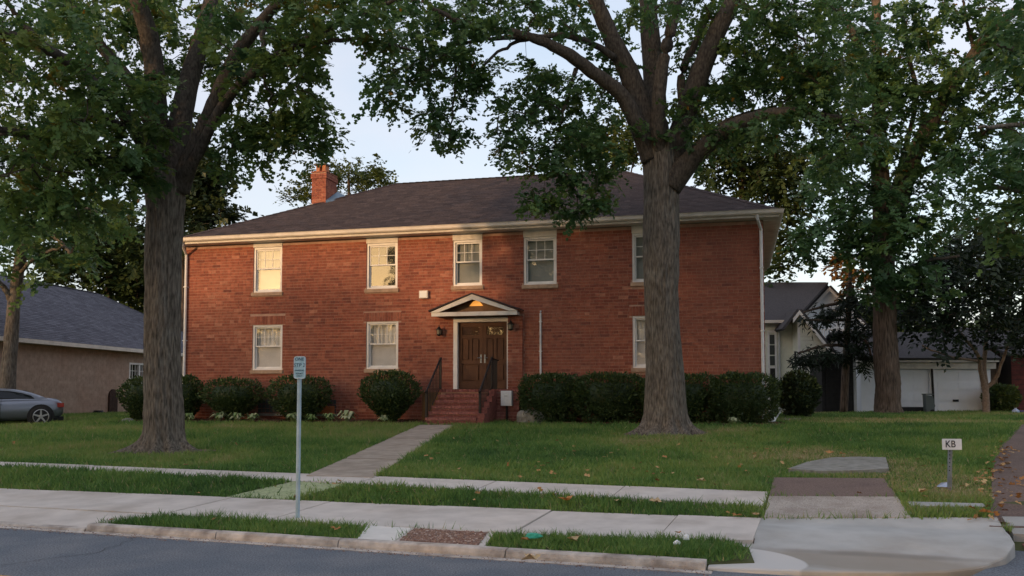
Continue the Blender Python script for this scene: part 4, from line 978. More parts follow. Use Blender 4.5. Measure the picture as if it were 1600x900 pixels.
# ---- cream clapboard house far right
def Fp(u, v, Y): p_ = at(u, v, Y); return p_
def planks(mb, x0, x1, Y, z0, z1, h=.17, th=.035):
    z = z0; out = []
    while z < z1-.02:
        zz = min(z+h, z1)
        mb_ = MB(); mb_.add([(x0, Y-th, z), (x1, Y-th, z), (x1, Y-.004, zz), (x0, Y-.004, zz), (x0, Y, z), (x1, Y, z)], [(0, 1, 2, 3), (4, 5, 1, 0)], random.random()); out.append(mb_); z = zz
    return out
ch_ = empty('clapboard_house', (Fp(1260, 640, 44.)), 'cream clapboard house with dark grey gabled roof at the end of the side lawn', 'house')
YW = 44.0
xL, xC, xR = Fp(1150, 600, YW)[0], Fp(1239, 600, YW)[0], Fp(1336, 600, YW-1.0)[0]
z0 = .72; zE = Fp(1215, 505, YW)[2]; zR = Fp(1250, 445, YW+4)[2]
MB().box(lambda a, b, c: (a, b, c), xL, xC, YW, YW+8, z0, zE).build('wall', M['siding'], ch_)
for k in planks(None, xL, xC, YW, z0, zE, .185): k.build('clapboard', M['siding'], ch_)
# gable bay, a metre proud of the wing
YG = YW-1.0; zGe = Fp(1300, 560, YG)[2]; xa_ = Fp(1246, 487, YG)[0]; zA = Fp(1246, 486, YG)[2]
slope = (zA-Fp(1284, 533, YG)[2])/(Fp(1284, 533, YG)[0]-xa_)
xr_ = Fp(1290, 540, YG)[0]; xl_ = xC
g = MB(); pf_ = [(xl_, z0), (xr_, z0), (xr_, zA-slope*(xr_-xa_)), (xa_, zA), (xl_, zA-slope*(xa_-xl_))]
g.add([(a_, YG, b_) for a_, b_ in pf_]+[(a_, YW+3, b_) for a_, b_ in pf_], [(0, 1, 2, 3, 4), (9, 8, 7, 6, 5)]+[(i, 5+i, 5+(i+1) % 5, (i+1) % 5) for i in range(5)]); g.build('wall', M['siding'], ch_)
for k in range(26):
    za_, zb2 = z0+.185*k, z0+.185*(k+1)
    xm = min(xr_, xa_+(zA-za_)/slope-.02); xm2 = min(xr_, xa_+(zA-zb2)/slope-.02)
    xn = max(xl_, xa_-(zA-za_)/slope+.02)
    if xm2 <= xn+.05: break
    m_ = MB(); m_.add([(xn, YG-.035, za_), (xm, YG-.035, za_), (xm2, YG-.004, zb2), (max(xn, xa_-(zA-zb2)/slope+.02), YG-.004, zb2)], [(0, 1, 2, 3)]); m_.build('clapboard', M['siding'], ch_)
MB().box(lambda a, b, c: (a, b, c), xl_-.06, xl_+.06, YG-.06, YG-.038, z0, zE-.05).build('corner_board', M['window_white'], ch_)
def slab_roof(name, pts_bot, th, mat, par):      # sloping slab from 4 points
    P_ = [np.array(q_) for q_ in pts_bot]; n_ = np.cross(P_[1]-P_[0], P_[3]-P_[0]); n_ /= np.linalg.norm(n_)
    if n_[2] < 0: n_ = -n_
    m_ = MB(); m_.add(P_+[q_+n_*th for q_ in P_], [(0, 1, 2, 3), (7, 6, 5, 4), (0, 4, 5, 1), (1, 5, 6, 2), (2, 6, 7, 3), (3, 7, 4, 0)]); return m_.build(name, mat, par)
idt = lambda a, b, c: (a, b, c)
zr1 = zA-slope*(xr_+.35-xa_)
slab_roof('roof', [(xa_, YG-.3, zA+.02), (xr_+.35, YG-.3, zr1+.02), (xr_+.35, YW+4, zr1+.02), (xa_, YW+4, zA+.02)], .12, M['shingle_dark'], ch_)
slab_roof('roof', [(xl_-.8, YG-.3, zA-slope*(xa_-xl_+.8)+.02), (xa_, YG-.3, zA+.02), (xa_, YW+4, zA+.02), (xl_-.8, YW+4, zA-slope*(xa_-xl_+.8)+.02)], .12, M['shingle_dark'], ch_)
bb = MB()
for (x0_, zz0), (x1_, zz1) in (((xa_, zA+.0), (xr_+.35, zr1)), ((xa_, zA+.0), (xl_-.35, zA-slope*(xa_-xl_+.35)))):
    bb.add([(x0_, YG-.32, zz0-.20), (x1_, YG-.32, zz1-.20), (x1_, YG-.32, zz1+.01), (x0_, YG-.32, zz0+.01), (x0_, YG-.29, zz0-.20), (x1_, YG-.29, zz1-.20), (x1_, YG-.29, zz1+.01), (x0_, YG-.29, zz0+.01)], [(0, 1, 2, 3), (7, 6, 5, 4), (0, 4, 5, 1), (2, 6, 7, 3)])
bb.build('barge_board', M['window_white'], ch_)
# main roof slope towards us, and the tall white gable behind
xr2 = Fp(1294, 450, YW+4)[0]
slab_roof('roof', [(xL, YW-.35, zE), (Fp(1236, 505, YW)[0], YW-.35, zE), (xr2, YW+4, zR), (xL, YW+4, zR)], .14, M['shingle_dark'], ch_)
sh = MB(); shingles(sh, idt, (xL, YW-.36, zE+.14), (Fp(1236, 505, YW)[0], YW-.36, zE+.14), (xL, YW+4, zR+.14), (xr2, YW+4, zR+.14), .17, .4, .014); sh.build('shingle_field', M['shingle_dark'], ch_, kind='stuff')
MB().box(idt, xL, Fp(1231, 505, YW)[0], YW-.46, YW-.36, zE-.02, zE+.12).build('gutter', M['gutter'], ch_)
YB = YW+4.2; xap, zap = Fp(1293, 449, YB)[0], Fp(1293, 450, YB)[2]; sl2 = (zap-Fp(1250, 497, YB)[2])/(xap-Fp(1250, 497, YB)[0]); hw = Fp(1360, 500, YB)[0]-xap
zbw = zap-sl2*hw
g = MB(); pf_ = [(xap-hw, z0), (xap+hw, z0), (xap+hw, zbw), (xap, zap), (xap-hw, zbw)]
g.add([(a_, YB, b_) for a_, b_ in pf_]+[(a_, YB+7, b_) for a_, b_ in pf_], [(0, 1, 2, 3, 4), (9, 8, 7, 6, 5)]+[(i, 5+i, 5+(i+1) % 5, (i+1) % 5) for i in range(5)]); g.build('gable', M['siding_white'], ch_)
for sg in (-1, 1):
    slab_roof('roof', [(xap, YB-.3, zap+.03), (xap+sg*(hw+.35), YB-.3, zbw-.35*sl2+.03), (xap+sg*(hw+.35), YB+7, zbw-.35*sl2+.03), (xap, YB+7, zap+.03)], .12, M['shingle_dark'], ch_)
    m_ = MB(); m_.add([(xap, YB-.32, zap-.2), (xap+sg*(hw+.35), YB-.32, zbw-.35*sl2-.2), (xap+sg*(hw+.35), YB-.32, zbw-.35*sl2+.02), (xap, YB-.32, zap+.02)], [(0, 1, 2, 3)]); m_.build('barge_board', M['window_white'], ch_)
# its door and sidelight, just past the brick corner
dx0, dx1 = Fp(1200, 600, YW)[0], Fp(1214, 600, YW)[0]; dz1 = Fp(1207, 520, YW)[2]
m_ = MB(); m_.box(idt, dx0, dx0+.09, YW-.07, YW-.025, z0, dz1); m_.box(idt, dx1-.09, dx1, YW-.07, YW-.025, z0, dz1); m_.box(idt, dx0, dx1, YW-.075, YW-.025, dz1, dz1+.12); m_.box(idt, dx0+.091, dx1-.091, YW-.065, YW-.025, dz1-1.75, dz1-1.65)
wf = m_.build('window', M['window_white'], ch_)
m_ = MB(); m_.box(idt, dx0+.091, dx1-.091, YW-.05, YW-.024, z0, dz1-1.751); m_.build('lower_panel', M['room'], wf)
for k in range(3):
    zz = dz1-.04-.52*(k+1); g = MB(); g.box(idt, dx0+.10, dx1-.10, YW-.05, YW-.026, zz, zz+.46); g.build('pane', M['glass_block'], wf)
m_ = MB(); m_.box(idt, Fp(1241.5, 600, YG)[0], Fp(1244.5, 600, YG)[0], YG-.06, YG-.024, Fp(1243, 571, YG)[2], Fp(1243, 549, YG)[2]); m_.build('shutter', M['dark_wood'], ch_)
MB().tube([(dx1+.12, YW-.1, zE-.1), (dx1+.12, YW-.1, z0)], .05, 8).build('downspout', M['steel'], ch_)

# raised deck rail behind the conifer
dk = empty('deck_rail', Fp(1310, 560, 47), 'white picket deck rail glimpsed behind the dark conifer', 'railing')
x0_, x1_ = Fp(1268, 530, 46.5)[0], Fp(1368, 530, 46.5)[0]; zt_d, zb_d = Fp(1300, 514, 46.5)[2], Fp(1300, 541, 46.5)[2]
MB().box(idt, x0_, x1_, 46.5, 46.58, zt_d-.06, zt_d).build('top_rail', M['window_white'], dk); MB().box(idt, x0_, x1_, 46.4, 47.5, zb_d-.22, zb_d).build('deck_edge', M['siding_white'], dk)
for k in range(26):
    x = x0_+(x1_-x0_)*(k+.5)/26; MB().box(idt, x-.025, x+.025, 46.51, 46.56, zb_d, zt_d-.06).build('picket', M['window_white'], dk)
for x in (x0_+.1, x1_-.1, (x0_+x1_)/2): MB().box(idt, x-.06, x+.06, 46.6, 46.72, .7, zb_d-.2).build('post', M['siding_white'], dk)

# black slatted shed
YS = 39.0; sx0, sx1 = Fp(1284, 600, YS)[0], Fp(1338, 600, YS)[0]; sz0, sz1 = .76, Fp(1310, 556, YS)[2]
shd = empty('garden_shed', ((sx0+sx1)/2, YS+.5, sz0), 'black slatted shed standing under the drooping conifer', 'shed')
MB().box(idt, sx0+.03, sx1-.03, YS+.03, YS+1.6, sz0, sz1-.01).build('shed_wall', M['room'], shd)
k = 0; z = sz0+.04
while z < sz1-.1:
    MB().box(idt, sx0+.16, sx1-.14, YS, YS+.028, z, z+.155).build('slat', M['dark_wood'], shd); z += .185
for x in (sx0, sx1-.12): MB().box(idt, x, x+.12, YS-.02, YS+.028, sz0, sz1-.02).build('post', M['steel'] if x > sx0+.1 else M['dark_wood'], shd)
MB().box(idt, sx0-.15, sx1+.12, YS-.15, YS+1.7, sz1, sz1+.08).build('roof', M['dark_wood'], shd)

# white double garage
YA = 41.0
gx0, gx1 = Fp(1345, 600, YA)[0], Fp(1548, 600, YA)[0]; gz0 = .74; ghd = Fp(1480, 577, YA)[2]; gtop = Fp(1480, 566, YA)[2]
ga = empty('garage', ((gx0+gx1)/2, YA+2, gz0), 'white garage with two pale overhead doors behind the trees', 'garage')
dl0, dl1 = Fp(1402, 600, YA)[0], Fp(1452, 600, YA)[0]; dr0, dr1 = Fp(1461, 600, YA)[0], Fp(1534, 600, YA)[0]
wall_cells(lambda a, b, c: (gx0+a, YA+b, c), gx1-gx0, gz0, gtop+.1, [(dl0-gx0, dl1-gx0, gz0-.1, ghd), (dr0-gx0, dr1-gx0, gz0-.1, ghd)], 0, .2).build('wall', M['garage_white'], ga)
MB().box(idt, gx0, gx1, YA+5.8, YA+6, gz0, gtop+.1).build('wall', M['garage_white'], ga); MB().box(idt, gx0, gx0+.2, YA+.21, YA+5.79, gz0, gtop+.1).build('wall', M['garage_white'], ga); MB().box(idt, gx1-.2, gx1, YA+.21, YA+5.79, gz0, gtop+.1).build('wall', M['garage_white'], ga)
MB().box(idt, gx0-.2, gx1+.2, YA-.13, YA-.003, ghd+.02, gtop-.02).build('header', M['trim'], ga)
MB().box(idt, gx0-.25, gx1+.25, YA-.32, YA-.002, gtop, gtop+.09).build('soffit', M['trim'], ga)
zr = gtop+1.5
slab_roof('roof', [(gx0-.3, YA-.35, gtop+.09), (gx1+.3, YA-.35, gtop+.09), (gx1+.3, YA+3, zr), (gx0-.3, YA+3, zr)], .1, M['shingle_dark'], ga)
slab_roof('roof', [(gx0-.3, YA+6.3, gtop+.09), (gx1+.3, YA+6.3, gtop+.09), (gx1+.3, YA+3, zr), (gx0-.3, YA+3, zr)], .1, M['shingle_dark'], ga)
g = MB()
for x in (gx0, gx1): g.add([(x, YA, gtop+.1), (x, YA+6, gtop+.1), (x, YA+3, zr)], [(0, 1, 2)])
g.build('gable_end', M['siding_white'], ga)
def gdoor(a, b, cols, label):
    d = MB(); d.box(idt, a+.012, b-.012, YA+.10, YA+.14, gz0+.02, ghd-.01); do = d.build('garage_door', M['garage_white'], ga); h = (ghd-gz0-.03)/4
    for r in range(4):
        MB().box(idt, a+.014, b-.014, YA+.075, YA+.099, gz0+.027+h*r, gz0+.013+h*(r+1)).build('door_section', M['garage_white'], do)
        for c in range(cols):
            w = (b-a-.2)/cols; xa = a+.1+w*c+.05; MB().box(idt, xa, xa+w-.1, YA+.060, YA+.0747, gz0+.09+h*r, gz0-.06+h*(r+1)).build('panel', M['garage_white'], do)
    return do
gdoor(dl0, dl1, 2, ''); do = gdoor(dr0, dr1, 2, '')
hx, hzv = Fp(1494, 626, YA)[0], Fp(1494, 626, YA)[2]
h = MB(); h.box(idt, hx-.13, hx+.13, YA+.02, YA+.061, hzv-.05, hzv+.05); h.build('handle', M['iron'], do)
MB().tube([(dl1+.10, YA-.06, gtop), (dl1+.14, YA-.06, Fp(1455, 615, YA)[2]), (dl1+.14, YA-.05, gz0)], .05, 8).build('downspout', M['iron'], ga)
# bits beside the garage
YQ = 40.2
bx0, bx1 = Fp(1406, 640, YQ)[0], Fp(1454, 640, YQ)[0]; zq = Fp(1430, 636, YQ)[2]
tr = empty('planter_trough', ((bx0+bx1)/2, YQ, .75), 'long low black trough on the grass before the left garage door', 'trough')
m_ = MB(); m_.box(idt, bx0, bx1, YQ-.25, YQ-.21, .72, zq); m_.box(idt, bx0, bx1, YQ+.21, YQ+.25, .72, zq); m_.box(idt, bx0, bx0+.04, YQ-.209, YQ+.209, .72, zq); m_.box(idt, bx1-.04, bx1, YQ-.209, YQ+.209, .72, zq); m_.build('side_board', M['dark_wood'], tr)
MB().box(idt, bx0+.041, bx1-.041, YQ-.209, YQ+.209, .74, zq-.06).build('soil', M['mulch'], tr)
cx_, cz_ = Fp(1450, 640, YQ-.4)[0], .76
cbin = empty('grey_cart', (cx_, YQ-.4, cz_), 'grey green tilted wheeled bin between the two garage doors', 'bin')
sc_ = Fp(1458, 640, YQ)[0]-Fp(1443, 640, YQ)[0]; zt2_ = Fp(1450, 615, YQ)[2]
m_ = MB(); pf_ = [(cx_-sc_*.38, cz_), (cx_+sc_*.2, cz_), (cx_+sc_*.52, cz_+.35), (cx_+sc_*.32, zt2_-.12), (cx_-sc_*.45, zt2_-.05)]
m_.add([(a_, YQ-.62, b_) for a_, b_ in pf_]+[(a_, YQ-.32, b_) for a_, b_ in pf_], [(0, 1, 2, 3, 4), (9, 8, 7, 6, 5)]+[(i, 5+i, 5+(i+1) % 5, (i+1) % 5) for i in range(5)]); m_.build('bin_body', M['grey_bin'], cbin)
m_ = MB(); m_.box(idt, cx_-sc_*.5, cx_+sc_*.36, YQ-.65, YQ-.29, zt2_-.05, zt2_); m_.build('lid', M['grey_bin'], cbin)
m_ = MB(); m_.tube([(cx_+sc_*.2, YQ-.66, cz_+.1), (cx_+sc_*.2, YQ-.28, cz_+.1)], .1, 12); m_.build('wheel', M['tyre'], cbin)
# side wing: tan wall, white clapboard end, dark red barn
YD = 42.0
tw = empty('tan_wing', Fp(1555, 645, YD), 'small tan walled wing with a white clapboard strip right of the garage', 'building')
wx0, wx1, wx2, wx3 = [Fp(u, 600, YD)[0] for u in (1549, 1564, 1582, 1600)]; wz = Fp(1560, 545, YD)[2]
MB().box(idt, wx0, wx1, YD, YD+4, .74, wz).build('wall', M['tan_wall'], tw); MB().box(idt, wx1+.001, wx2, YD-.05, YD+4, .74, wz).build('wall', M['siding_white'], tw)
for k in planks(None, wx1+.06, wx2-.02, YD-.05, .76, wz, .2): k.build('clapboard', M['siding_white'], tw)
MB().box(idt, wx1-.02, wx1+.06, YD-.09, YD-.051, .74, wz).build('corner_board', M['window_white'], tw)
slab_roof('roof', [(wx0-.2, YD-.4, wz), (wx2+.1, YD-.4, wz), (wx2+.1, YD+4, wz+1.2), (wx0-.2, YD+4, wz+1.2)], .1, M['shingle_dark'], tw)
rb = empty('red_barn', Fp(1620, 645, YD-1), 'dark red boarded outbuilding at the far right edge', 'building')
rx0, rx1 = Fp(1581, 600, YD-1.2)[0], Fp(1720, 600, YD-1.2)[0]; rz = Fp(1590, 556, YD-1.2)[2]
MB().box(idt, rx0+.02, rx1, YD-1.17, YD+5, .74, rz).build('wall', M['room'], rb)
z = .76
while z < rz-.1: MB().box(idt, rx0, rx1, YD-1.2, YD-1.172, z, z+.20).build('board', M['red_wood'], rb); z += .22
slab_roof('roof', [(rx0-.2, YD-1.5, rz), (rx1+.1, YD-1.5, rz), (rx1+.1, YD+5, rz+1.5), (rx0-.2, YD+5, rz+1.5)], .1, M['shingle_dark'], rb)
px0, px1 = Fp(1588, 645, 38.5)[0], Fp(1612, 645, 38.5)[0]; pz = Fp(1590, 642, 38.5)[2]
pb = empty('purple_tub', ((px0+px1)/2, 38.5, .8), 'purple plastic tub by the red outbuilding', 'tub')
m_ = MB(); m_.lathe(((px0+px1)/2, 38.5, .78), [(.22, 0), (.32, pz-.80), (.335, pz-.80), (.335, pz-.77), (.30, pz-.77), (.28, pz-.85)], 18); m_.build('tub_body', M['purple_plastic'], pb)
q0, q1 = Fp(1580, 645, 38.3)[0], Fp(1590, 645, 38.3)[0]
bb_ = empty('blue_bag', ((q0+q1)/2, 38.2, .8), 'small pale blue plastic bundle beside the purple tub', 'bag')
m_ = MB(); m_.lathe(((q0+q1)/2, 38.2, .77), [(.10, 0), (.15, .06), (.14, .17), (.07, .22), (.03, .25)], 10); m_.build('bag_body', M['blue_plastic'], bb_)
m_ = MB(); m_.lathe(((q0+q1)/2, 38.2, 1.01), [(.03, 0), (.06, .03), (.055, .035)], 8); m_.build('bag_neck', M['white_plastic'], bb_)

# clutter by the right corner of the brick house
c0 = at(1206, 655, 25.6); zc = float(zg(c0[0], c0[1]))
wp = empty('watering_can', (c0[0], c0[1], zc), 'white plastic watering can in the bed at the right brick corner', 'can')
m_ = MB(); m_.lathe((c0[0], c0[1], zc), [(.10, 0), (.11, .02), (.09, .22), (.05, .27)], 12); m_.build('can_body', M['white_plastic'], wp)
m_ = MB(); m_.tube([(c0[0]+.08, c0[1], zc+.08), (c0[0]+.2, c0[1]-.03, zc+.28), (c0[0]+.26, c0[1]-.03, zc+.33)], [.025, .018, .03], 8); m_.build('spout', M['white_plastic'], wp)
m_ = MB(); m_.tube([(c0[0]-.09, c0[1], zc+.08), (c0[0]-.18, c0[1], zc+.2), (c0[0]-.1, c0[1], zc+.32), (c0[0], c0[1], zc+.27)], .012, 6); m_.build('handle', M['white_plastic'], wp)
c1 = [gpt(1218, 653), gpt(1246, 652), gpt(1252, 657), gpt(1225, 658)]
m_ = MB(); m_.prism([q_[:2] for q_ in c1], zt_(-.02), zt_(.05)); tag(m_.build('paving_stone', M['stone_grey']), 'flat pale paving stone on the grass by the right brick corner', 'stone')

# ---- signs
bp = gpt(465, 810); bz = float(zg(bp[0], bp[1])); Ysg = bp[1]
tp = at(467.5, 592, Ysg)
sg = empty('parking_sign', (bp[0], bp[1], bz), 'faded pale blue street sign with dark lettering on a grey-blue post in the kerb strip', 'sign')
MB().tube([(bp[0], Ysg, bz-.2), (bp[0], Ysg, tp[2]+.12)], .026, 10).build('post', M['pole_blue'], sg)
zt_s, zb_s = at(468, 557, Ysg)[2], at(468, 592, Ysg)[2]; wS = (at(479, 570, Ysg)[0]-at(460, 570, Ysg)[0]); xs_ = at(469.5, 570, Ysg)[0]
def rrect(w, h, r, n=5):
    out = []
    for cx, cz, a0 in ((w/2-r, h/2-r, 0), (-w/2+r, h/2-r, 90), (-w/2+r, -h/2+r, 180), (w/2-r, -h/2+r, 270)):
        out += [(cx+r*math.cos(rad(a0+90*k/n)), cz+r*math.sin(rad(a0+90*k/n))) for k in range(n+1)]
    return out
def plate(name, c, w, h, r, th, mat, par, yaw_=0):
    pf = rrect(w, h, r); n = len(pf); cs, sn_ = math.cos(yaw_), math.sin(yaw_)
    f = lambda x, y, z: (c[0]+x*cs-y*sn_, c[1]+x*sn_+y*cs, c[2]+z)
    m_ = MB(); m_.add([f(x, 0, z) for x, z in pf]+[f(x, th, z) for x, z in pf], [tuple(range(n))[::-1], tuple(range(n, 2*n))]+[(i, n+i, n+(i+1) % n, (i+1) % n) for i in range(n)][::-1]); return m_.build(name, mat, par)
zc_s = (zt_s+zb_s)/2; hS = zt_s-zb_s
pn = plate('sign_plate', (xs_, Ysg-.045, zc_s), wS, hS, .03, .012, M['sign_blue'], sg, rad(-8))
bd = MB(); pf = rrect(wS-.012, hS-.012, .026); bd.tube([(xs_+x*math.cos(rad(8)), Ysg-.047-x*math.sin(rad(8))*1.0, zc_s+z) for x, z in pf+[pf[0]]], .003, 4); bd.build('sign_border', M['sign_white'], pn)
def text(body, c, size, mat, par, yaw_=0, shear=0, ax='CENTER', sx=1):
    cu = bpy.data.curves.new('lettering', 'FONT'); cu.body = body; cu.size = size; cu.align_x = ax; cu.align_y = 'CENTER'; cu.extrude = .0012; cu.shear = shear; cu.offset = size*.008
    tmp = bpy.data.objects.new('lettering', cu); COL.objects.link(tmp); bpy.context.view_layer.update()
    me = bpy.data.meshes.new_from_object(tmp.evaluated_get(bpy.context.evaluated_depsgraph_get())); bpy.data.objects.remove(tmp); me.name = 'lettering'
    cs, sn_ = math.cos(yaw_), math.sin(yaw_)
    for v in me.vertices:
        x, y, z = v.co; x *= sx; v.co = (x*cs+z*sn_, x*sn_-z*cs, y)
    me.materials.clear(); me.materials.append(mat); return link('lettering', me, par, None, tuple(c))
ty_ = lambda x: Ysg-.0475-x*math.sin(rad(8))
for body, dz, size in (('ONE', .37, .055), ('STP 2', .10, .062)):
    text(body, (xs_-.004, Ysg-.0475, zc_s+hS*dz), size, M['sign_ink'], pn, rad(-8), .15)
for body, dz in (('PARKING', -.13), ('PERMIT', -.27), ('ONLY', -.38)): text(body, (xs_, Ysg-.0475, zc_s+hS*dz), .028, M['sign_ink'], pn, rad(-8))
kb = gpt(1483, 766); kz = float(zg(kb[0], kb[1])); Yk = kb[1]
ks = empty('yard_sign', (kb[0], kb[1], kz), 'small white lawn sign lettered KB on a grey metal stake', 'sign')
m_ = MB(); xk = kb[0]; ktop = at(1485, 701, Yk)
m_.box(lambda a, b, c: (xk+a+(c-kz)*.04, Yk+b, c), -.024, .024, -.004, .004, kz-.1, ktop[2]+.05); m_.box(lambda a, b, c: (xk+a+(c-kz)*.04, Yk+b, c), -.024, -.018, -.022, -.0041, kz-.1, ktop[2]+.05); m_.box(lambda a, b, c: (xk+a+(c-kz)*.04, Yk+b, c), .018, .024, -.022, -.0041, kz-.1, ktop[2]+.05)
ko = m_.build('stake', M['zinc'], ks)
for k in range(6):
    zq = ktop[2]-.03-.05*k; h = MB(); h.box(lambda a, b, c: (xk+a+(c-kz)*.04, Yk+b, c), -.006, .006, -.0055, -.0042, zq-.008, zq+.008); h.build('hole', M['iron'], ko)
kc = at(1485.5, 694, Yk); kw = at(1500, 690, Yk)[0]-at(1471, 690, Yk)[0]; kh = at(1485, 685.5, Yk)[2]-at(1485, 702.5, Yk)[2]
kp = plate('sign_panel', (kc[0], Yk-.035, kc[2]), kw, kh, .004, .008, M['sign_white'], ks, rad(-6))
text('KB', (kc[0]-.022, Yk-.037, kc[2]), .125, M['ink'], kp, rad(-6), 0, 'CENTER', .86)
text('|', (kc[0]+kw*.40, Yk-.040-.0, kc[2]), .09, M['ink'], kp, rad(-6), 0, 'CENTER', .5)
q = gpt(1474, 763); m_ = MB(); zq = float(zg(q[0], q[1]))
m_.add([(q[0]-.085, q[1], zq+.02), (q[0]+.07, q[1]-.06, zq+.02), (q[0]+.085, q[1]+.03, zq+.03), (q[0]-.05, q[1]+.06, zq+.03), (q[0]-.03, q[1]-.01, zq+.075), (q[0]+.06, q[1]-.01, zq+.085)], [(0, 1, 5, 4), (1, 2, 5), (2, 3, 4, 5), (3, 0, 4), (0, 3, 2, 1)])
tag(m_.build('plastic_scrap', M['blue_plastic']), 'crumpled pale blue plastic lying at the foot of the white lawn sign', 'litter')
# ---- litter on the kerb strip
def crumple(name, u, v, sx, sy, h, mat, label, cat='litter', seed=0):
    q = gpt(u, v); rr_ = random.Random(seed); z = float(zg(q[0], q[1]))+.05; vs = []; n, k = 9, 4
    for i in range(k):
        for j in range(n):
            a = 2*math.pi*j/n; f = [1.0, 1.05, .7, .2][i]*rr_.uniform(.75, 1.2); vs.append((q[0]+sx*f*math.cos(a), q[1]+sy*f*math.sin(a), z+h*[0, .35, .8, 1.0][i]*rr_.uniform(.8, 1.2)))
    m_ = MB(); m_.add(vs, [(i*n+j, i*n+(j+1) % n, (i+1)*n+(j+1) % n, (i+1)*n+j) for i in range(k-1) for j in range(n)]+[tuple((k-1)*n+j for j in range(n)), tuple(range(n))[::-1]]); return tag(m_.build(name, mat), label, cat)
crumple('plastic_bag', 833, 848, .085, .05, .05, M['green_plastic'], 'crumpled bright green plastic bag on the grass strip by the kerb', seed=1)
crumple('paper_cup', 1072, 851, .030, .03, .05, M['white_plastic'], 'squashed white cup on the kerb grass, the farther of two', seed=2)
crumple('paper_cup', 1058, 858, .035, .025, .035, M['white_plastic'], 'flattened white cup on the kerb grass, the nearer of two', seed=3)
M['leaf_a'] = pbr('dry_leaf_orange', (.40, .20, .075), .8, noise=(30, .25)); M['leaf_b'] = pbr('dry_leaf_tan', (.46, .34, .19), .8, noise=(30, .25))
def dry_leaf(u, v, r, mat, label, seed, dz=.05):
    q = gpt(u, v); rr_ = random.Random(seed); z = float(zg(q[0], q[1]))+dz; a0 = rr_.uniform(0, 6.28); pts = []
    for i in range(10):
        a = a0+2*math.pi*i/10; f = (1.0 if i % 2 else .5)*(1.25 if i in (1, 9) else 1)*rr_.uniform(.85, 1.1); pts.append((q[0]+r*f*math.cos(a), q[1]+r*f*math.sin(a), z+r*rr_.uniform(.1, .8)))
    c = (q[0], q[1], z+r*.15); m_ = MB(); m_.add(pts+[c], [(i, (i+1) % 10, 10) for i in range(10)]); return tag(m_.build('fallen_leaf', mat), label, 'leaf', 'large dry leaves on the grass and kerb')
dry_leaf(820, 852, .05, M['leaf_a'], 'curled orange leaf touching the green plastic bag', 1); dry_leaf(895, 853, .07, M['leaf_b'], 'large pale tan leaf standing on the kerb strip grass', 2); dry_leaf(904, 848, .05, M['leaf_b'], 'smaller pale leaf just right of the large tan leaf', 3)
dry_leaf(525, 836, .06, M['leaf_a'], 'orange leaf at the grass tip by the pale concrete pad', 4); dry_leaf(1060, 841, .035, M['leaf_a'], 'tiny orange leaf behind the two white cups', 5); dry_leaf(1540, 809, .08, M['leaf_a'], 'bright orange leaf at the edge of the brown side drive', 6)
dry_leaf(1297, 717, .08, M['leaf_a'], 'orange leaf on the back edge of the grey stone slab, left one', 7, .09); dry_leaf(1317, 718, .06, M['leaf_a'], 'orange leaf on the back edge of the grey stone slab, right one', 8, .09); dry_leaf(832, 877, .09, M['leaf_b'], 'flattened tan leaf in the gutter below the kerb', 9, .01)
dry_leaf(885, 790, .09, M['leaf_a'], 'clump of rusty leaf in the verge, farther left', 10); dry_leaf(1025, 792, .08, M['leaf_b'], 'tan leaf in the verge before the upper walk', 11); dry_leaf(1152, 813, .06, M['leaf_a'], 'rusty leaf at the right end of the verge', 12); dry_leaf(1096, 758, .07, M['leaf_b'], 'pale leaf on the lawn edge above the upper walk', 13)
dry_leaf(1182, 812, .05, M['leaf_b'], 'pale leaf beside the light driveway panel', 14); dry_leaf(1440, 777, .07, M['leaf_b'], 'whitish leaf on the grass below the lawn sign', 15)
# ================================================================== TREES AND PLANTS
def norm(a): return a/np.maximum(1e-9, np.linalg.norm(a, axis=-1, keepdims=True))
LOBED = np.array([(0, 0, 0), (0, 1, 0), (.44, .20, .06), (.17, .46, .03), (.40, .70, .07), (-.44, .20, .06), (-.17, .46, .03), (-.40, .70, .07)])
LOBED_F = [[0, 2, 3, 4, 1], [0, 1, 7, 6, 5]]
OVAL = np.array([(0, 0, 0), (.30, .45, .06), (0, 1, 0), (-.30, .45, .06)]); OVAL_F = [[0, 1, 2, 3]]
def leaf_mesh(name, P, Y, size, mat, tmpl=LOBED, tf=LOBED_F, tones=None, up=.9, Zr=None):
    n = len(P); Y = norm(Y)
    if Zr is None: Zr = RNG.normal(0, .55, (n, 3)); Zr[:, 2] += up
    X = norm(np.cross(Y, Zr)); Z = np.cross(X, Y)
    s = np.asarray(size).reshape(-1, 1, 1)*np.ones((n, 1, 1))
    V = P[:, None, :] + s*(tmpl[None, :, 0:1]*X[:, None, :] + tmpl[None, :, 1:2]*Y[:, None, :] + tmpl[None, :, 2:3]*Z[:, None, :])
    k = len(tmpl); base = (np.arange(n)*k)[:, None]
    cols = [base+np.array(f)[None, :] for f in tf]
    L = np.concatenate(cols, 1).ravel(); sizes = np.tile([len(f) for f in tf], n)
    if tones is None: tones = RNG.random(n)
    return np_mesh(name, V.reshape(-1, 3), L, sizes, mat, np.repeat(tones, len(tf)))
def smooth_poly(pts, rs, sub=6):
    pts = [np.array(p, float) for p in pts]; out = []; ro = []
    for i in range(len(pts)-1):
        p0, p1, p2, p3 = pts[max(i-1, 0)], pts[i], pts[i+1], pts[min(i+2, len(pts)-1)]
        for k in range(sub):
            t = k/sub
            out.append(.5*((2*p1)+(-p0+p2)*t+(2*p0-5*p1+4*p2-p3)*t*t+(-p0+3*p1-3*p2+p3)*t**3)); ro.append(rs[i]+(rs[i+1]-rs[i])*t)
    out.append(pts[-1]); ro.append(rs[-1]); return out, ro
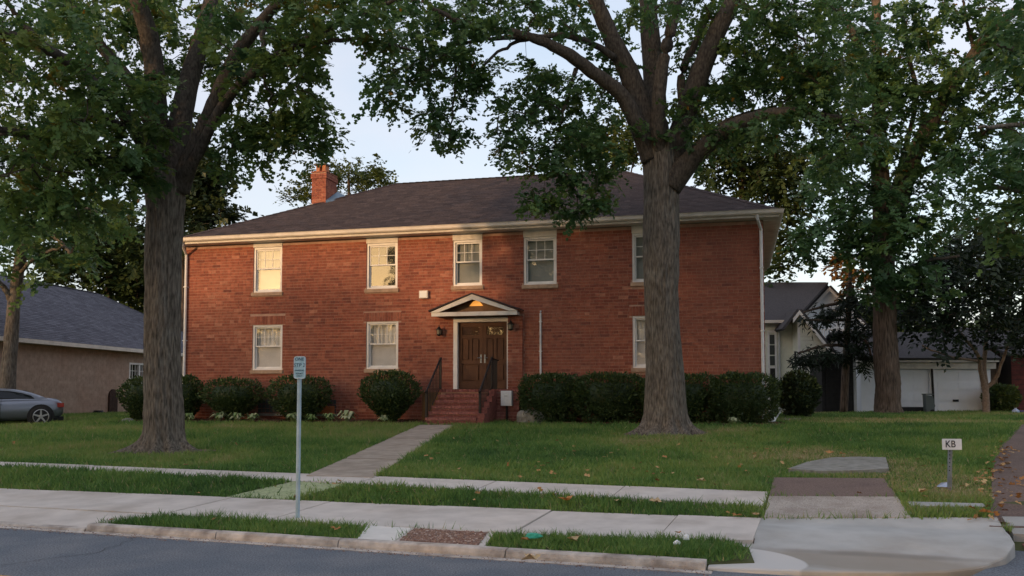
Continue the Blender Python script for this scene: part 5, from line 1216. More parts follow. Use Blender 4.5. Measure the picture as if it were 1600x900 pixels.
def limb(name, pts, rs, mat, parent, n=10, wob=.04, seed=0):
    P, R = smooth_poly(pts, rs); rr_ = random.Random(seed)
    P = [p + np.array([rr_.gauss(0, wob), rr_.gauss(0, wob), rr_.gauss(0, wob)])*min(1, i/3)*min(.6, .02/(r+.01))*1.2 for i, (p, r) in enumerate(zip(P, R))]
    m_ = MB(); m_.tube(P, [r*rr_.uniform(.975, 1.03) for r in R], n); m_.build(name, mat, parent, smooth=True); return P
def trunk_mesh(name, base, prof, mat, parent, lobes, nr=110, nh=110, seed=0, lean=None, ridge=.035):
    """prof: [(height, radius, dx, dy)]; root lobes flare at the foot; bark ridges are real relief"""
    hs = np.array([p[0] for p in prof]); rs = np.array([p[1] for p in prof]); dx = np.array([p[2] for p in prof]); dy = np.array([p[3] for p in prof])
    V = []; hv = np.concatenate([np.linspace(-.25, 1.2, nh//3), np.linspace(1.25, hs[-1], nh-nh//3)])
    for h in hv:
        r0 = np.interp(h, hs, rs); cx, cy = base[0]+np.interp(h, hs, dx), base[1]+np.interp(h, hs, dy)
        fl = math.exp(-max(0, h)/.15); fl2 = math.exp(-max(0, h)/.42)
        for k in range(nr):
            a = 2*math.pi*k/nr
            lob = max(0, sum(w*max(0, math.cos((a-a0)))**p for a0, w, p in lobes))
            r = r0*(1+fl2*.07+fl*1.7*lob+fl2*.22*lob)
            q = (math.cos(a)*r0*9+seed*3.1, math.sin(a)*r0*9, h*1.3)
            b = mnoise.noise(q); b2 = mnoise.noise((q[0]*2.6, q[1]*2.6, h*3.0+5))
            rdg = (1-abs(b)*2.2)*.6+(1-abs(b2)*2)*.3
            r += ridge*(rdg-.45) + r0*.10*mnoise.noise((math.cos(a)*1.2+seed, math.sin(a)*1.2, h*.55))
            V.append((cx+r*math.cos(a), cy+r*math.sin(a), base[2]+h - (.0 if h > 0 else 0)))
    L = []; n = len(hv)
    for i in range(n-1):
        for k in range(nr): L += [i*nr+k, i*nr+(k+1) % nr, (i+1)*nr+(k+1) % nr, (i+1)*nr+k]
    sizes = [4]*(len(L)//4); L += [(n-1)*nr+k for k in range(nr)]; sizes.append(nr)
    return link(name, np_mesh(name, V, L, sizes, mat, None, True), parent)
def grow_crown(root, limbs, blobs, D0, leaf=.15, per=24, sig=.20, mat='leaf', twig=True, tmpl=LOBED, tf=LOBED_F, extra=None, tone_c=.42, droop=.45, yellow=.02, seed=0, twig_r=.006, name='crown', dens=1.0):
    """blobs: (u, v, ru, rv, clusters, depth, depth spread): masses of foliage placed in space"""
    C = []
    for b in blobs:
        u, v, ru, rv, n, D, dd = b[:7]; n = max(1, int(n*dens+.5))
        for _ in range(n):
            while True:
                a, c, e_ = RNG.uniform(-1, 1, 3)
                if a*a+c*c < 1: break
            C.append(at(u+ru*a, v+rv*c, D+dd*e_))
    if extra is not None: C += list(extra)
    C = np.array(C); n = len(C); C[:, 2] += sig*.8          # sprays hang below their twig
    tc_ = np.clip(RNG.normal(tone_c, .12, n), .02, .8)
    tc_ = np.where(RNG.random(n) < yellow, RNG.uniform(.82, .93, n), tc_)
    cs = RNG.uniform(.75, 1.3, n)
    # each clump is a handful of drooping sprays; each spray carries paired leaves and a terminal one
    nl = 9; ns_ = np.maximum(2, (per/nl*RNG.uniform(.6, 1.45, n)).astype(int)); ci = np.repeat(np.arange(n), ns_); q = len(ci)
    ax = RNG.normal(0, 1, (q, 3)); ax[:, 2] = ax[:, 2]*.45-droop; ax = norm(ax); nv = RNG.normal(0, .38, (q, 3)); nv[:, 2] += 1; sd = norm(np.cross(ax, nv)); nv = np.cross(sd, ax)
    org = C[ci] + RNG.normal(0, .55, (q, 3))*np.array([1, 1, .7])*(sig*cs[ci])[:, None]
    Ls = sig*2.1*cs[ci]*RNG.uniform(.6, 1.3, q)
    kk = np.tile(np.arange(nl), q); si = np.repeat(np.arange(q), nl); m = len(si); tt = (kk//2+1)/((nl+1)/2+.2); sgn = np.where(kk == nl-1, 0, np.where(kk % 2 == 0, 1, -1))
    P = org[si] + ax[si]*(Ls[si]*tt)[:, None] + RNG.normal(0, .018, (m, 3)); P[:, 2] -= Ls[si]*tt**2*.18
    Y = ax[si]*.65 + sd[si]*(sgn*.9)[:, None] + RNG.normal(0, .22, (m, 3)); Y[:, 2] -= .12
    Zn = nv[si] + RNG.normal(0, .28, (m, 3)); idx = ci[si]
    st_ = RNG.normal(0, .07, q)[si]
    t = np.clip(tc_[idx]+st_+RNG.normal(0, .05, m), 0, .95); t = np.where(RNG.random(m) < .0012, 1.0, t)
    sz = leaf*RNG.uniform(.7, 1.2, m)*(1.05-.25*np.abs(tt-.5))*np.repeat(RNG.uniform(.75, 1.2, q), nl)
    o = link(name, leaf_mesh(name, P, Y, sz, M[mat], tmpl, tf, t, Zr=Zn), root, 'stuff')
    if twig and limbs:
        LP = np.array([p for l_ in limbs for p in l_]); nodes = LP.copy(); par = {}
        dist = np.min(np.linalg.norm(C[:, None, :]-LP[None], axis=2), 1) if n*len(LP) < 4e6 else np.array([np.min(np.linalg.norm(LP-c, axis=1)) for c in C])
        order = np.argsort(dist); cnt = {}
        nd = np.zeros((len(LP)+n, 3)); nd[:len(LP)] = LP; filled = len(LP); ids = {}
        links_ = []
        for i in order:
            d = np.linalg.norm(nd[:filled]-C[i], axis=1); j = int(np.argmin(d)); links_.append((i, j, filled)); nd[filled] = C[i]; filled += 1
        wt = np.ones(filled)
        for i, j, me_ in reversed(links_):
            if j >= len(LP): wt[j] += wt[me_]
        m_ = MB()
        for i, j, me_ in links_:
            a, b = nd[j], nd[me_]; L_ = np.linalg.norm(b-a)
            if L_ > 3.2 or L_ < .05: continue
            r1 = twig_r*min(4.5, wt[me_]**.42); mid = (a+b)/2+RNG.normal(0, .07*L_, 3)+np.array([0, 0, .06*L_])
            m_.tube([a, mid, b], [r1*1.15, r1, r1*.75], 3, cap=False)
        m_.build('twigs', M['twig'], root, kind='stuff')
    return o
# ---------- A: big tree left
DA = 18.3; bA = gpt(256, 703); bA = np.array([at(256, 700, DA)[0], DA, float(zg(at(256, 700, DA)[0], DA))])
tA = empty('shade_tree', bA, 'broad old shade tree with flared grey trunk on the left lawn', 'tree', 'big trees on the front lawn')
k1 = DA/FOC
def rpx(w, D=DA): return w*D/FOC/2
def prof_from(px, D, base):
    out = []
    for v, l, r in px:
        c = at((l+r)/2, v, D); out.append((c[2]-base[2], rpx(r-l, D)*(.86 if D < 20 else .91), c[0]-base[0], 0))
    return out
pA = prof_from([(700, 224, 288), (650, 222, 288), (600, 222, 285), (500, 224, 286), (400, 225, 284), (350, 226, 287), (300, 222, 292), (268, 226, 292)], DA, bA)
LOB = [(-2.85, 1.0, 22), (-2.15, .5, 36), (-1.55, .55, 40), (-.95, .6, 34), (-.2, .85, 20), (.9, .4, 8), (2.2, .5, 8)]
trunk_mesh('trunk', bA, pA, M['bark'], tA, LOB, seed=1, ridge=.04)
def lim(name, root, pts, mat='bark_shaded', n=10, seed=0):        # pts: (u, v, D, width_px)
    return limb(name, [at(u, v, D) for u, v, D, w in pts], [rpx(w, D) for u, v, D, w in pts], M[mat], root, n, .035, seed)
LA_ = []
spec = [[(250, 300, 18.3, 40), (247, 230, 18.3, 36), (243, 150, 18.2, 33), (236, 70, 18.0, 30), (216, 0, 17.6, 26), (190, -110, 17, 18)],
 [(268, 300, 18.3, 44), (277, 220, 18.5, 38), (292, 140, 18.7, 32), (312, 70, 19, 27), (332, -5, 19.3, 23), (360, -120, 19.6, 14)],
 [(278, 298, 18.3, 38), (303, 235, 18.2, 27), (340, 150, 18, 25), (370, 85, 17.8, 22), (412, 30, 17.5, 18), (470, -30, 17, 12)],
 [(278, 290, 18.3, 30), (304, 250, 18.0, 18), (348, 165, 17.6, 16), (400, 110, 17.2, 14), (450, 78, 16.8, 11), (520, 45, 16.4, 9), (575, 18, 16, 7), (630, -5, 15.7, 5)],
 [(450, 78, 16.8, 8), (520, 62, 16.6, 7), (580, 64, 16.5, 6), (640, 78, 16.3, 4)],
 [(248, 296, 18.3, 34), (216, 272, 17.8, 24), (170, 252, 17, 20), (110, 236, 16.2, 15), (50, 215, 15.5, 12), (-20, 195, 15, 9)],
 [(246, 260, 18.3, 30), (205, 190, 17.6, 25), (160, 145, 16.8, 22), (110, 100, 16, 18), (60, 70, 15.4, 15), (12, 52, 15, 13), (-60, 30, 14.5, 9)],
 [(240, 200, 18.2, 26), (205, 130, 18, 20), (160, 75, 18.4, 18), (125, 30, 18.8, 15), (90, -30, 19.3, 11)],
 [(190, 198, 17.2, 12), (160, 184, 16.6, 11), (110, 192, 16.2, 9), (50, 203, 15.8, 8), (0, 208, 15.5, 6)],
 [(75, 78, 15.6, 12), (40, 40, 15.5, 9), (22, 20, 15.4, 8), (-10, -30, 15.2, 6)],
 [(240, 120, 18.1, 20), (225, 70, 18.8, 14), (200, 10, 19.4, 10), (180, -60, 20, 7)],
 [(412, 30, 17.5, 12), (410, 90, 17.3, 6), (420, 150, 17.2, 4), (430, 210, 17.1, 3)],
 [(365, 95, 17.8, 9), (385, 130, 18.0, 5), (372, 180, 18.0, 4), (360, 235, 18.0, 3)]]
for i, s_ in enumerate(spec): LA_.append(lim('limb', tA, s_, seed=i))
blA = [(70, 60, 110, 80, 60, 16, 2.2), (170, 50, 110, 75, 58, 19.4, 1.7), (300, 50, 90, 80, 50, 20.4, 1.4), (400, 60, 95, 75, 48, 17.5, 2.0), (470, 90, 55, 80, 34, 17, 1.2), (500, 25, 60, 45, 26, 16.6, 1.4), (570, 15, 55, 32, 16, 16, 1), (590, 80, 40, 22, 8, 16.4, .8),
       (60, 170, 100, 70, 48, 16, 1.8), (170, 160, 95, 70, 42, 17, 1.6), (60, 260, 95, 65, 46, 15.6, 1.3), (150, 250, 85, 60, 40, 16.4, 1.3), (205, 280, 40, 40, 14, 16.8, .8), (120, 330, 60, 40, 24, 16, .9), (40, 340, 55, 45, 18, 16, .9), (255, 205, 30, 22, 8, 17.0, .3), (225, 265, 30, 22, 8, 16.9, .3),
       (415, 160, 45, 70, 26, 17.3, .8), (440, 215, 36, 36, 16, 17.1, .7), (480, 165, 32, 60, 16, 16.9, .7), (497, 210, 26, 32, 12, 16.8, .5), (478, 228, 20, 8, 3, 16.8, .3), (372, 225, 30, 38, 13, 18, .5), (350, 265, 22, 22, 6, 18, .4), (345, 170, 34, 40, 9, 18, .6), (425, 255, 20, 12, 4, 17.1, .3), (300, 110, 40, 40, 8, 19.2, .5),
       (200, -90, 330, 90, 40, 17.5, 3.5), (200, -260, 260, 110, 16, 18, 3.5)]
grow_crown(tA, LA_, blA, DA, leaf=.118, per=54, sig=.18, seed=1, tone_c=.52, yellow=.03, dens=.92)
# bare earth round its foot
def earth_ring(c, rx, ry, ph):
    poly = [(c[0]+rx*(1+.18*math.sin(3*a+ph)+.1*math.sin(7*a))*math.cos(a), c[1]+ry*(1+.15*math.cos(2*a+ph))*math.sin(a)) for a in np.linspace(0, 6.283, 36)[:-1]]
    MB().prism(poly, zt_(-.05), zt_(.012)).build('bare_earth', M['earth'], None, kind='structure'); PAVED.append([np.array(p_) for p_ in poly])
earth_ring((bA[0]+.1, bA[1]-.05), .98, .66, 1)
# ---------- B: big tree right of the door
DB = 21.4; xB = at(1037, 672, DB); bB = np.array([xB[0], DB, float(zg(xB[0], DB))])
tB = empty('shade_tree', bB, 'big shade tree with straight grey-brown trunk before the right windows', 'tree', 'big trees on the front lawn')
pB = prof_from([(672, 1004, 1072), (640, 1004, 1073), (600, 1005, 1071), (560, 1006, 1068), (500, 1006, 1063), (400, 1003, 1062), (330, 1003, 1063), (280, 1002, 1064), (240, 1000, 1060), (215, 1000, 1060)], DB, bB)
trunk_mesh('trunk', bB, pB, M['bark'], tB, [(-2.75, .75, 22), (-2.1, .5, 36), (-1.5, .6, 40), (-.95, .45, 36), (-.25, .75, 22), (1.2, .4, 8), (2.4, .4, 8)], seed=4, ridge=.042)
specB = [[(1018, 250, 21.3, 34), (1000, 205, 21.2, 28), (972, 150, 21, 24), (925, 112, 20.7, 22), (890, 86, 20.4, 20), (850, 66, 20.1, 16), (800, 50, 19.8, 11), (745, 42, 19.5, 10), (700, 26, 19.2, 8), (660, 0, 19, 6)],
 [(1020, 250, 21.4, 40), (1008, 190, 21.5, 38), (985, 120, 21.5, 33), (958, 65, 21.4, 28), (930, 0, 21.2, 24), (895, -90, 21, 16)],
 [(1030, 250, 21.5, 42), (1026, 180, 21.9, 34), (1020, 100, 22.2, 33), (1014, 30, 22.4, 30), (1008, -60, 22.6, 22)],
 [(1032, 248, 21.2, 26), (1028, 180, 20.9, 22), (1036, 100, 20.8, 20), (1052, 30, 20.9, 18), (1068, -50, 21, 13)],
 [(1046, 255, 21.4, 40), (1068, 190, 21.5, 34), (1092, 120, 21.4, 32), (1118, 55, 21.2, 29), (1148, -5, 21, 26), (1185, -100, 20.6, 17)],
 [(1046, 290, 21.3, 44), (1076, 254, 21.1, 34), (1110, 222, 20.8, 27), (1150, 195, 20.5, 23), (1195, 180, 20.2, 20), (1245, 176, 19.9, 17), (1290, 184, 19.6, 14), (1335, 190, 19.4, 10), (1370, 215, 19.2, 6)],
 [(890, 86, 20.4, 13), (845, 60, 20.3, 11), (810, 58, 20.2, 9), (760, 62, 20.0, 6), (700, 70, 19.8, 4)],
 [(960, 90, 21.3, 12), (920, 66, 21, 10), (880, 56, 20.7, 9), (830, 60, 20.4, 7), (785, 78, 20.2, 5), (745, 108, 20, 4)],
 [(900, 108, 20.6, 8), (888, 150, 20.4, 6), (876, 190, 20.3, 5), (868, 240, 20.2, 4), (880, 300, 20.1, 3)],
 [(1070, 195, 21.7, 16), (1065, 120, 22, 13), (1090, 60, 22.3, 11), (1110, 10, 22.5, 8)],
 [(1158, 5, 21, 10), (1190, 30, 20.8, 9), (1215, 48, 20.6, 7), (1250, 58, 20.4, 5)],
 [(1085, 250, 21, 22), (1120, 205, 21.2, 16), (1160, 182, 21.5, 12), (1210, 170, 21.8, 9)],
 [(745, 42, 19.5, 7), (700, 80, 19.4, 5), (660, 120, 19.3, 4), (640, 160, 19.2, 3)], [(720, 66, 19.7, 5), (712, 120, 19.6, 4), (708, 180, 19.6, 3), (700, 225, 19.6, 2.5)]]
LB_ = []
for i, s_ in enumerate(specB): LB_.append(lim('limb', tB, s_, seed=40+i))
blB = [(610, 145, 42, 40, 14, 19.2, .7), (640, 90, 45, 32, 14, 19.3, .8), (640, 30, 55, 34, 18, 19.2, 1.0), (700, 50, 55, 42, 24, 19.5, 1.2), (690, 120, 40, 42, 18, 19.5, .9), (705, 190, 38, 38, 14, 19.6, .7), (732, 145, 30, 50, 12, 19.8, .6), (755, 90, 36, 40, 12, 19.9, .8), (715, 232, 18, 16, 3, 19.6, .3), (610, 180, 20, 14, 4, 19.2, .3), (680, 215, 24, 16, 5, 19.6, .3),
       (770, 25, 60, 40, 24, 20, 1.3), (850, 25, 60, 36, 24, 20.6, 1.5), (840, 120, 36, 28, 9, 20.4, .8), (815, 175, 40, 42, 18, 20.3, .8), (800, 235, 34, 30, 14, 20.2, .6), (850, 215, 46, 48, 24, 20.3, .8), (880, 160, 46, 42, 20, 20.6, .8), (860, 280, 42, 40, 20, 20.0, .7), (900, 250, 44, 44, 22, 20.2, .8), (925, 310, 30, 34, 13, 19.9, .6), (852, 325, 30, 26, 9, 19.8, .5), (895, 345, 26, 18, 6, 19.7, .4), (930, 190, 36, 40, 16, 20.9, .7), (950, 265, 30, 28, 10, 20.3, .5), (945, 120, 26, 34, 8, 21.8, .6), (900, 40, 40, 40, 12, 21.6, 1),
       (1000, 70, 50, 60, 14, 22.6, .8), (1080, 60, 40, 60, 14, 22.3, 1), (1060, 195, 22, 26, 5, 20.6, .3), (1020, 215, 24, 12, 4, 20.6, .3), (1110, 165, 50, 28, 16, 21.6, .8), (1130, 110, 50, 50, 26, 22.4, 1.2), (1180, 60, 60, 55, 40, 21.4, 1.6), (1200, 135, 70, 40, 48, 21.4, 1.4), (1260, 90, 60, 60, 44, 20.8, 1.5), (1290, 150, 60, 50, 42, 20.3, 1.2), (1250, 205, 70, 30, 24, 19.9, .9), (1170, 215, 50, 22, 14, 20.4, .7), (1320, 215, 45, 32, 16, 19.4, .7), (1330, 60, 50, 55, 20, 19.8, 1.2), (1300, 260, 40, 28, 9, 19.6, .6), (1090, 15, 110, 26, 26, 20.8, 1.6), (1250, 15, 90, 26, 26, 20.4, 1.8), (1100, 225, 40, 20, 9, 20.6, .5),
       (950, -80, 330, 80, 40, 21, 4), (1000, -250, 250, 110, 16, 21.5, 4)]
grow_crown(tB, LB_, blB, DB, leaf=.122, per=52, sig=.18, seed=2, tone_c=.42, yellow=.012, dens=.86)
earth_ring((bB[0]+.05, bB[1]-.2), 1.15, .55, 2.4)
# ---------- C: tall tree at the end of the side lawn
DC = 36.0; xc = at(1386, 645, DC); bC = np.array([xc[0], DC, float(zg(xc[0], DC))])
tC = empty('side_tree', bC, 'tall tree with brown furrowed trunk standing before the white garage', 'tree')
pC = prof_from([(645, 1367, 1405), (600, 1366, 1407), (560, 1364, 1405), (500, 1363, 1401), (420, 1362, 1399), (330, 1363, 1394), (250, 1361, 1388), (170, 1362, 1383), (90, 1361, 1378), (0, 1362, 1376)], DC, bC)
trunk_mesh('trunk', bC, pC, M['bark_brown'], tC, [(-2.4, .25, 4), (-.6, .3, 4), (1, .2, 4)], nr=48, nh=90, seed=8, ridge=.05)
specC = [[(1388, 380, 36, 26), (1405, 325, 35.8, 24), (1428, 245, 35.4, 26), (1452, 195, 35, 22), (1500, 120, 34.4, 20), (1540, 60, 34, 17), (1600, 5, 33.4, 13)],
 [(1378, 180, 36, 14), (1352, 95, 35.5, 13), (1335, 55, 35.2, 11), (1310, 10, 35, 8)], [(1372, 110, 36, 14), (1368, 40, 36, 12), (1366, -60, 36, 9)],
 [(1388, 330, 36, 12), (1415, 230, 36.4, 8), (1432, 150, 36.6, 8), (1420, 90, 36.8, 7), (1408, 10, 37, 6)], [(1440, 225, 35.2, 12), (1444, 180, 35.2, 9), (1462, 190, 35, 8), (1520, 195, 34.6, 5)],
 [(1376, 260, 36, 11), (1320, 200, 35.4, 8), (1270, 150, 35, 6)], [(1380, 420, 36, 10), (1340, 400, 35, 7), (1300, 410, 34.6, 4)], [(1385, 440, 36, 9), (1440, 410, 35, 6), (1500, 400, 34.4, 4)], [(1510, 105, 34.3, 9), (1545, 62, 34, 8), (1610, 60, 33.6, 5)], [(1525, 90, 34.2, 7), (1512, 40, 34, 5), (1505, 0, 34, 4)]]
LC_ = []
for i, s_ in enumerate(specC): LC_.append(lim('limb', tC, s_, 'bark_shaded', 8, 80+i))
blC = [(1378, 200, 34, 60, 16, 34.4, .8), (1372, 110, 36, 50, 14, 34.6, .8), (1420, 330, 30, 50, 12, 34.2, .8), (1450, 240, 40, 40, 16, 34.2, 1), (1500, 130, 60, 40, 18, 33.6, 1.2), (1560, 110, 50, 40, 16, 33, 1.2), (1590, 250, 40, 50, 14, 34, 1.5), (1430, 60, 50, 50, 14, 35, 1.5), (1380, 60, 70, 60, 30, 35.5, 2), (1300, 90, 60, 60, 18, 35.5, 2), (1350, 150, 70, 55, 30, 35, 2), (1440, 130, 60, 45, 22, 35.5, 2), (1460, 180, 50, 40, 16, 35, 1.5), (1330, 250, 55, 50, 26, 35, 1.5), (1290, 310, 45, 50, 20, 35, 1.5), (1400, 270, 40, 50, 15, 35, 1.5), (1360, 340, 60, 50, 32, 35, 1.8), (1310, 372, 50, 36, 15, 34.8, 1.5), (1268, 385, 26, 24, 6, 34.8, 1), (1400, 400, 60, 50, 30, 34.6, 1.8), (1460, 345, 40, 45, 14, 34.6, 1.5), (1480, 290, 45, 35, 12, 34.6, 1.2), (1520, 240, 60, 30, 16, 34.4, 1.2), (1560, 180, 50, 35, 14, 34, 1.2), (1480, 20, 60, 30, 10, 34.2, 1.5), (1560, 40, 50, 45, 16, 33.8, 1.5), (1590, 110, 30, 40, 10, 33.6, 1), (1375, 452, 28, 22, 8, 34.6, 1), (1440, 450, 46, 22, 12, 34.4, 1.2), (1420, -60, 220, 60, 26, 35, 3.5), (1420, -180, 160, 80, 14, 35.5, 3.5)]
grow_crown(tC, LC_, blC, DC, leaf=.22, per=40, sig=.34, dens=1.15, seed=3, tone_c=.32, yellow=.006, twig_r=.010)
# ---------- D: leafy street tree reaching in from the right edge
DD = 14.0; bD = np.array([13.4, 16.5, float(zg(13.4, 16.5))])
tD = empty('street_tree', bD, 'leafy tree whose branches reach in from the right edge', 'tree')
limb('trunk', [bD, bD+np.array([0, 0, 2.5]), bD+np.array([-.1, -.1, 5]), bD+np.array([-.2, -.2, 8.5])], [.34, .27, .22, .15], M['bark'], tD, 12, .03, 5)
hD = bD[2]
LD_ = []
for i, (h, pts) in enumerate([(4.6, [(1650, 200, 15.6, 12), (1590, 195, 15, 8), (1530, 200, 14.6, 5)]), (3.9, [(1660, 300, 15.8, 12), (1600, 300, 15.2, 8), (1540, 285, 14.8, 5)]), (3.0, [(1660, 380, 15.8, 10), (1600, 370, 15.2, 6), (1560, 350, 15, 4)]), (6, [(1660, 90, 15.8, 14), (1600, 80, 15.4, 9), (1560, 70, 15, 5)])]):
    P0_ = bD+np.array([-.05, -.05, h-.5]); LD_.append(limb('limb', [P0_]+[at(*p_[:3]) for p_ in pts], [.12]+[rpx(p_[3], p_[2]) for p_ in pts], M['bark'], tD, 7, .02, 120+i))
blD = [(1580, 300, 50, 40, 16, 15, .8), (1530, 285, 34, 26, 7, 14.8, .6), (1590, 220, 36, 30, 10, 15, .7), (1575, 355, 45, 30, 13, 15, .8), (1595, 60, 40, 60, 14, 15.2, .8), (1545, 340, 26, 18, 4, 15, .5), (1690, 200, 90, 200, 30, 16, 2), (1800, 150, 120, 260, 20, 16.5, 2.5)]
grow_crown(tD, LD_, blD, DD, leaf=.14, per=34, sig=.22, seed=4, tone_c=.36, yellow=.01, twig_r=.005)
# ---------- E: dark low tree in front of the garage
DE = 38.5; xe = at(1542, 652, DE); bE = np.array([xe[0], DE, float(zg(xe[0], DE))])
tE = empty('small_tree', bE, 'low dark spreading tree with pale forked trunk right of the garage doors', 'tree')
LE_ = [lim('trunk', tE, [(1542, 656, DE, 17), (1541, 640, DE, 11), (1540, 615, DE, 10), (1539, 600, DE, 11)], 'bark_light', 10, 3)]
for i, s_ in enumerate([[(1539, 606, DE, 9), (1532, 580, DE-.2, 7), (1528, 555, DE-.5, 6), (1500, 520, DE-1, 4), (1470, 490, DE-1.5, 3)], [(1540, 604, DE, 9), (1538, 560, DE, 7), (1545, 500, DE, 5), (1550, 440, DE, 3)], [(1541, 606, DE, 7), (1556, 592, DE-.2, 6), (1562, 575, DE-.4, 5), (1580, 530, DE-.8, 4), (1600, 480, DE-1.2, 3)], [(1530, 565, DE-.3, 5), (1480, 555, DE-1.4, 3), (1440, 540, DE-2, 2.5)]]): LE_.append(lim('limb', tE, s_, 'bark_light', 7, 140+i))
blE = [(1450, 462, 55, 36, 30, DE-2, 1.4), (1520, 440, 60, 45, 40, DE-1.5, 1.8), (1580, 450, 55, 55, 40, DE-1.5, 1.8), (1470, 508, 60, 24, 28, DE-2, 1.4), (1550, 505, 65, 30, 36, DE-1.5, 1.6), (1600, 515, 40, 36, 20, DE-1.5, 1.5), (1425, 505, 30, 26, 13, DE-2, 1), (1478, 545, 14, 10, 4, DE-2, .6), (1575, 540, 34, 14, 8, DE-1.5, 1), (1540, 390, 60, 32, 26, DE-1, 1.5), (1470, 405, 45, 30, 16, DE-1.5, 1.2), (1650, 480, 60, 70, 40, DE-1, 2)]
grow_crown(tE, LE_, blE, DE, leaf=.26, per=30, sig=.42, mat='leaf_dark', seed=5, tone_c=.42, yellow=.02, twig_r=.010, tmpl=OVAL, tf=OVAL_F, dens=.85)
# ---------- F: drooping dark conifer before the shed
DF = 38.0; xf = at(1318, 640, DF); bF = np.array([xf[0], DF, float(zg(xf[0], DF))])
tF = empty('conifer', bF, 'dark drooping conifer overhanging the black shed', 'tree')
ptF = [bF, at(1322, 560, DF), at(1326, 480, DF), at(1330, 400, DF)]
LF_ = [limb('trunk', ptF, [.17, .15, .11, .05], M['bark_brown'], tF, 8, .01, 3)]
for i, s_ in enumerate([[(1324, 470, DF, 6), (1290, 478, DF-.6, 5), (1255, 488, DF-1, 3)], [(1324, 500, DF, 6), (1292, 500, DF-.8, 5), (1258, 500, DF-1.2, 3)], [(1322, 540, DF, 6), (1290, 540, DF-.8, 5), (1246, 552, DF-1.4, 3)], [(1324, 520, DF, 6), (1350, 530, DF-1, 4), (1362, 555, DF-1.2, 3)], [(1322, 560, DF, 5), (1290, 562, DF-.9, 4), (1255, 565, DF-1.3, 3)]]): LF_.append(lim('limb', tF, s_, 'bark_brown', 6, 160+i))
blF = [(1300, 488, 34, 11, 16, DF-.8, .6), (1338, 470, 22, 22, 14, DF-.5, .6), (1275, 499, 22, 7, 7, DF-1, .4), (1326, 520, 24, 20, 12, DF-.8, .6), (1285, 558, 40, 10, 18, DF-1, .5), (1256, 563, 16, 9, 6, DF-1.2, .3), (1330, 555, 24, 14, 10, DF-.9, .6), (1350, 505, 16, 34, 12, DF-.6, .6), (1352, 570, 10, 18, 5, DF-1, .3)]
grow_crown(tF, LF_, blF, DF, leaf=.30, per=34, sig=.20, mat='leaf_dark', seed=6, tone_c=.30, droop=1.1, tmpl=OVAL*np.array([.4, 1, 1]), tf=OVAL_F, yellow=0, twig_r=.010)
# ---------- G: young tree beside the silver car
DG = 30.4; xg = at(14, 640, DG); bG = np.array([xg[0], DG, float(zg(xg[0], DG))])
tG = empty('young_tree', bG, 'slim forked tree behind the silver car at the left edge', 'tree')
LG_ = [lim('trunk', tG, [(10, 665, DG, 26), (12, 600, DG, 23), (17, 540, DG, 21), (21, 480, DG, 19), (26, 440, DG, 17), (35, 390, DG, 16), (42, 360, DG, 13)], 'bark', 12, 4)]
for i, s_ in enumerate([[(40, 372, DG, 11), (60, 352, DG-.4, 9), (100, 345, DG-.8, 6), (140, 325, DG-1, 4)], [(20, 478, DG, 10), (8, 452, DG-.2, 9), (-10, 435, DG-.4, 7)], [(42, 362, DG, 9), (40, 320, DG, 7), (30, 270, DG, 5)], [(28, 430, DG, 7), (60, 400, DG-.6, 5), (100, 385, DG-1, 3.5)], [(60, 352, DG-.4, 7), (90, 375, DG-.8, 7), (112, 398, DG-1, 5)], [(36, 385, DG, 8), (10, 350, DG, 6), (-20, 330, DG, 4)]]): LG_.append(lim('limb', tG, s_, 'bark', 7, 180+i))
blG = [(60, 330, 60, 40, 22, DG-.6, 1.4), (10, 350, 50, 40, 18, DG, 1.4), (120, 350, 50, 38, 16, DG-.8, 1.2), (50, 400, 60, 22, 10, DG-.6, 1), (130, 405, 40, 18, 8, DG-1, .8), (170, 345, 40, 40, 12, DG-1, 1), (30, 420, 30, 16, 4, DG-.4, .6), (58, 455, 10, 12, 2, DG-1.2, .2), (30, 280, 70, 40, 20, DG, 1.6), (-60, 340, 60, 80, 22, DG, 2)]
grow_crown(tG, LG_, blG, DG, leaf=.21, per=28, sig=.36, seed=7, tone_c=.45, yellow=.02, twig_r=.008)

# ---------- background trees, each behind a building or fence line
def bg_tree(name, label, u, v0, D, blobs, mat='leaf_far', tone=.45, leaf=.42, per=34, sig=.6, trunk_w=.28, twr=.014, cat='tree', droop=.2, limbs=3):
    x = at(u, 640, D); b = np.array([x[0], D, float(zg(x[0], D))]); t_ = empty(name, b, label, cat, 'trees behind the houses')
    top = at(u, v0, D); Pm = limb('trunk', [b, b*.6+top*.4, top], [trunk_w, trunk_w*.7, trunk_w*.3], M['bark_brown'], t_, 8, .05, int(u)); ls = [Pm]
    for i, bl in enumerate(blobs[:limbs+2]):
        j = len(Pm)*(3+i)//(limbs+6); ls.append(limb('limb', [Pm[j], (Pm[j]+at(bl[0], bl[1], bl[5]))/2+np.array([0, 0, .3]), at(bl[0], bl[1], bl[5])], [trunk_w*.4, trunk_w*.28, trunk_w*.12], M['bark_brown'], t_, 6, .05, i))
    grow_crown(t_, ls, blobs, D, leaf=leaf, per=per, sig=sig, mat=mat, tone_c=tone, tmpl=OVAL*np.array([1.25, 1, 1]), tf=OVAL_F, yellow=.01, twig_r=twr, droop=droop)
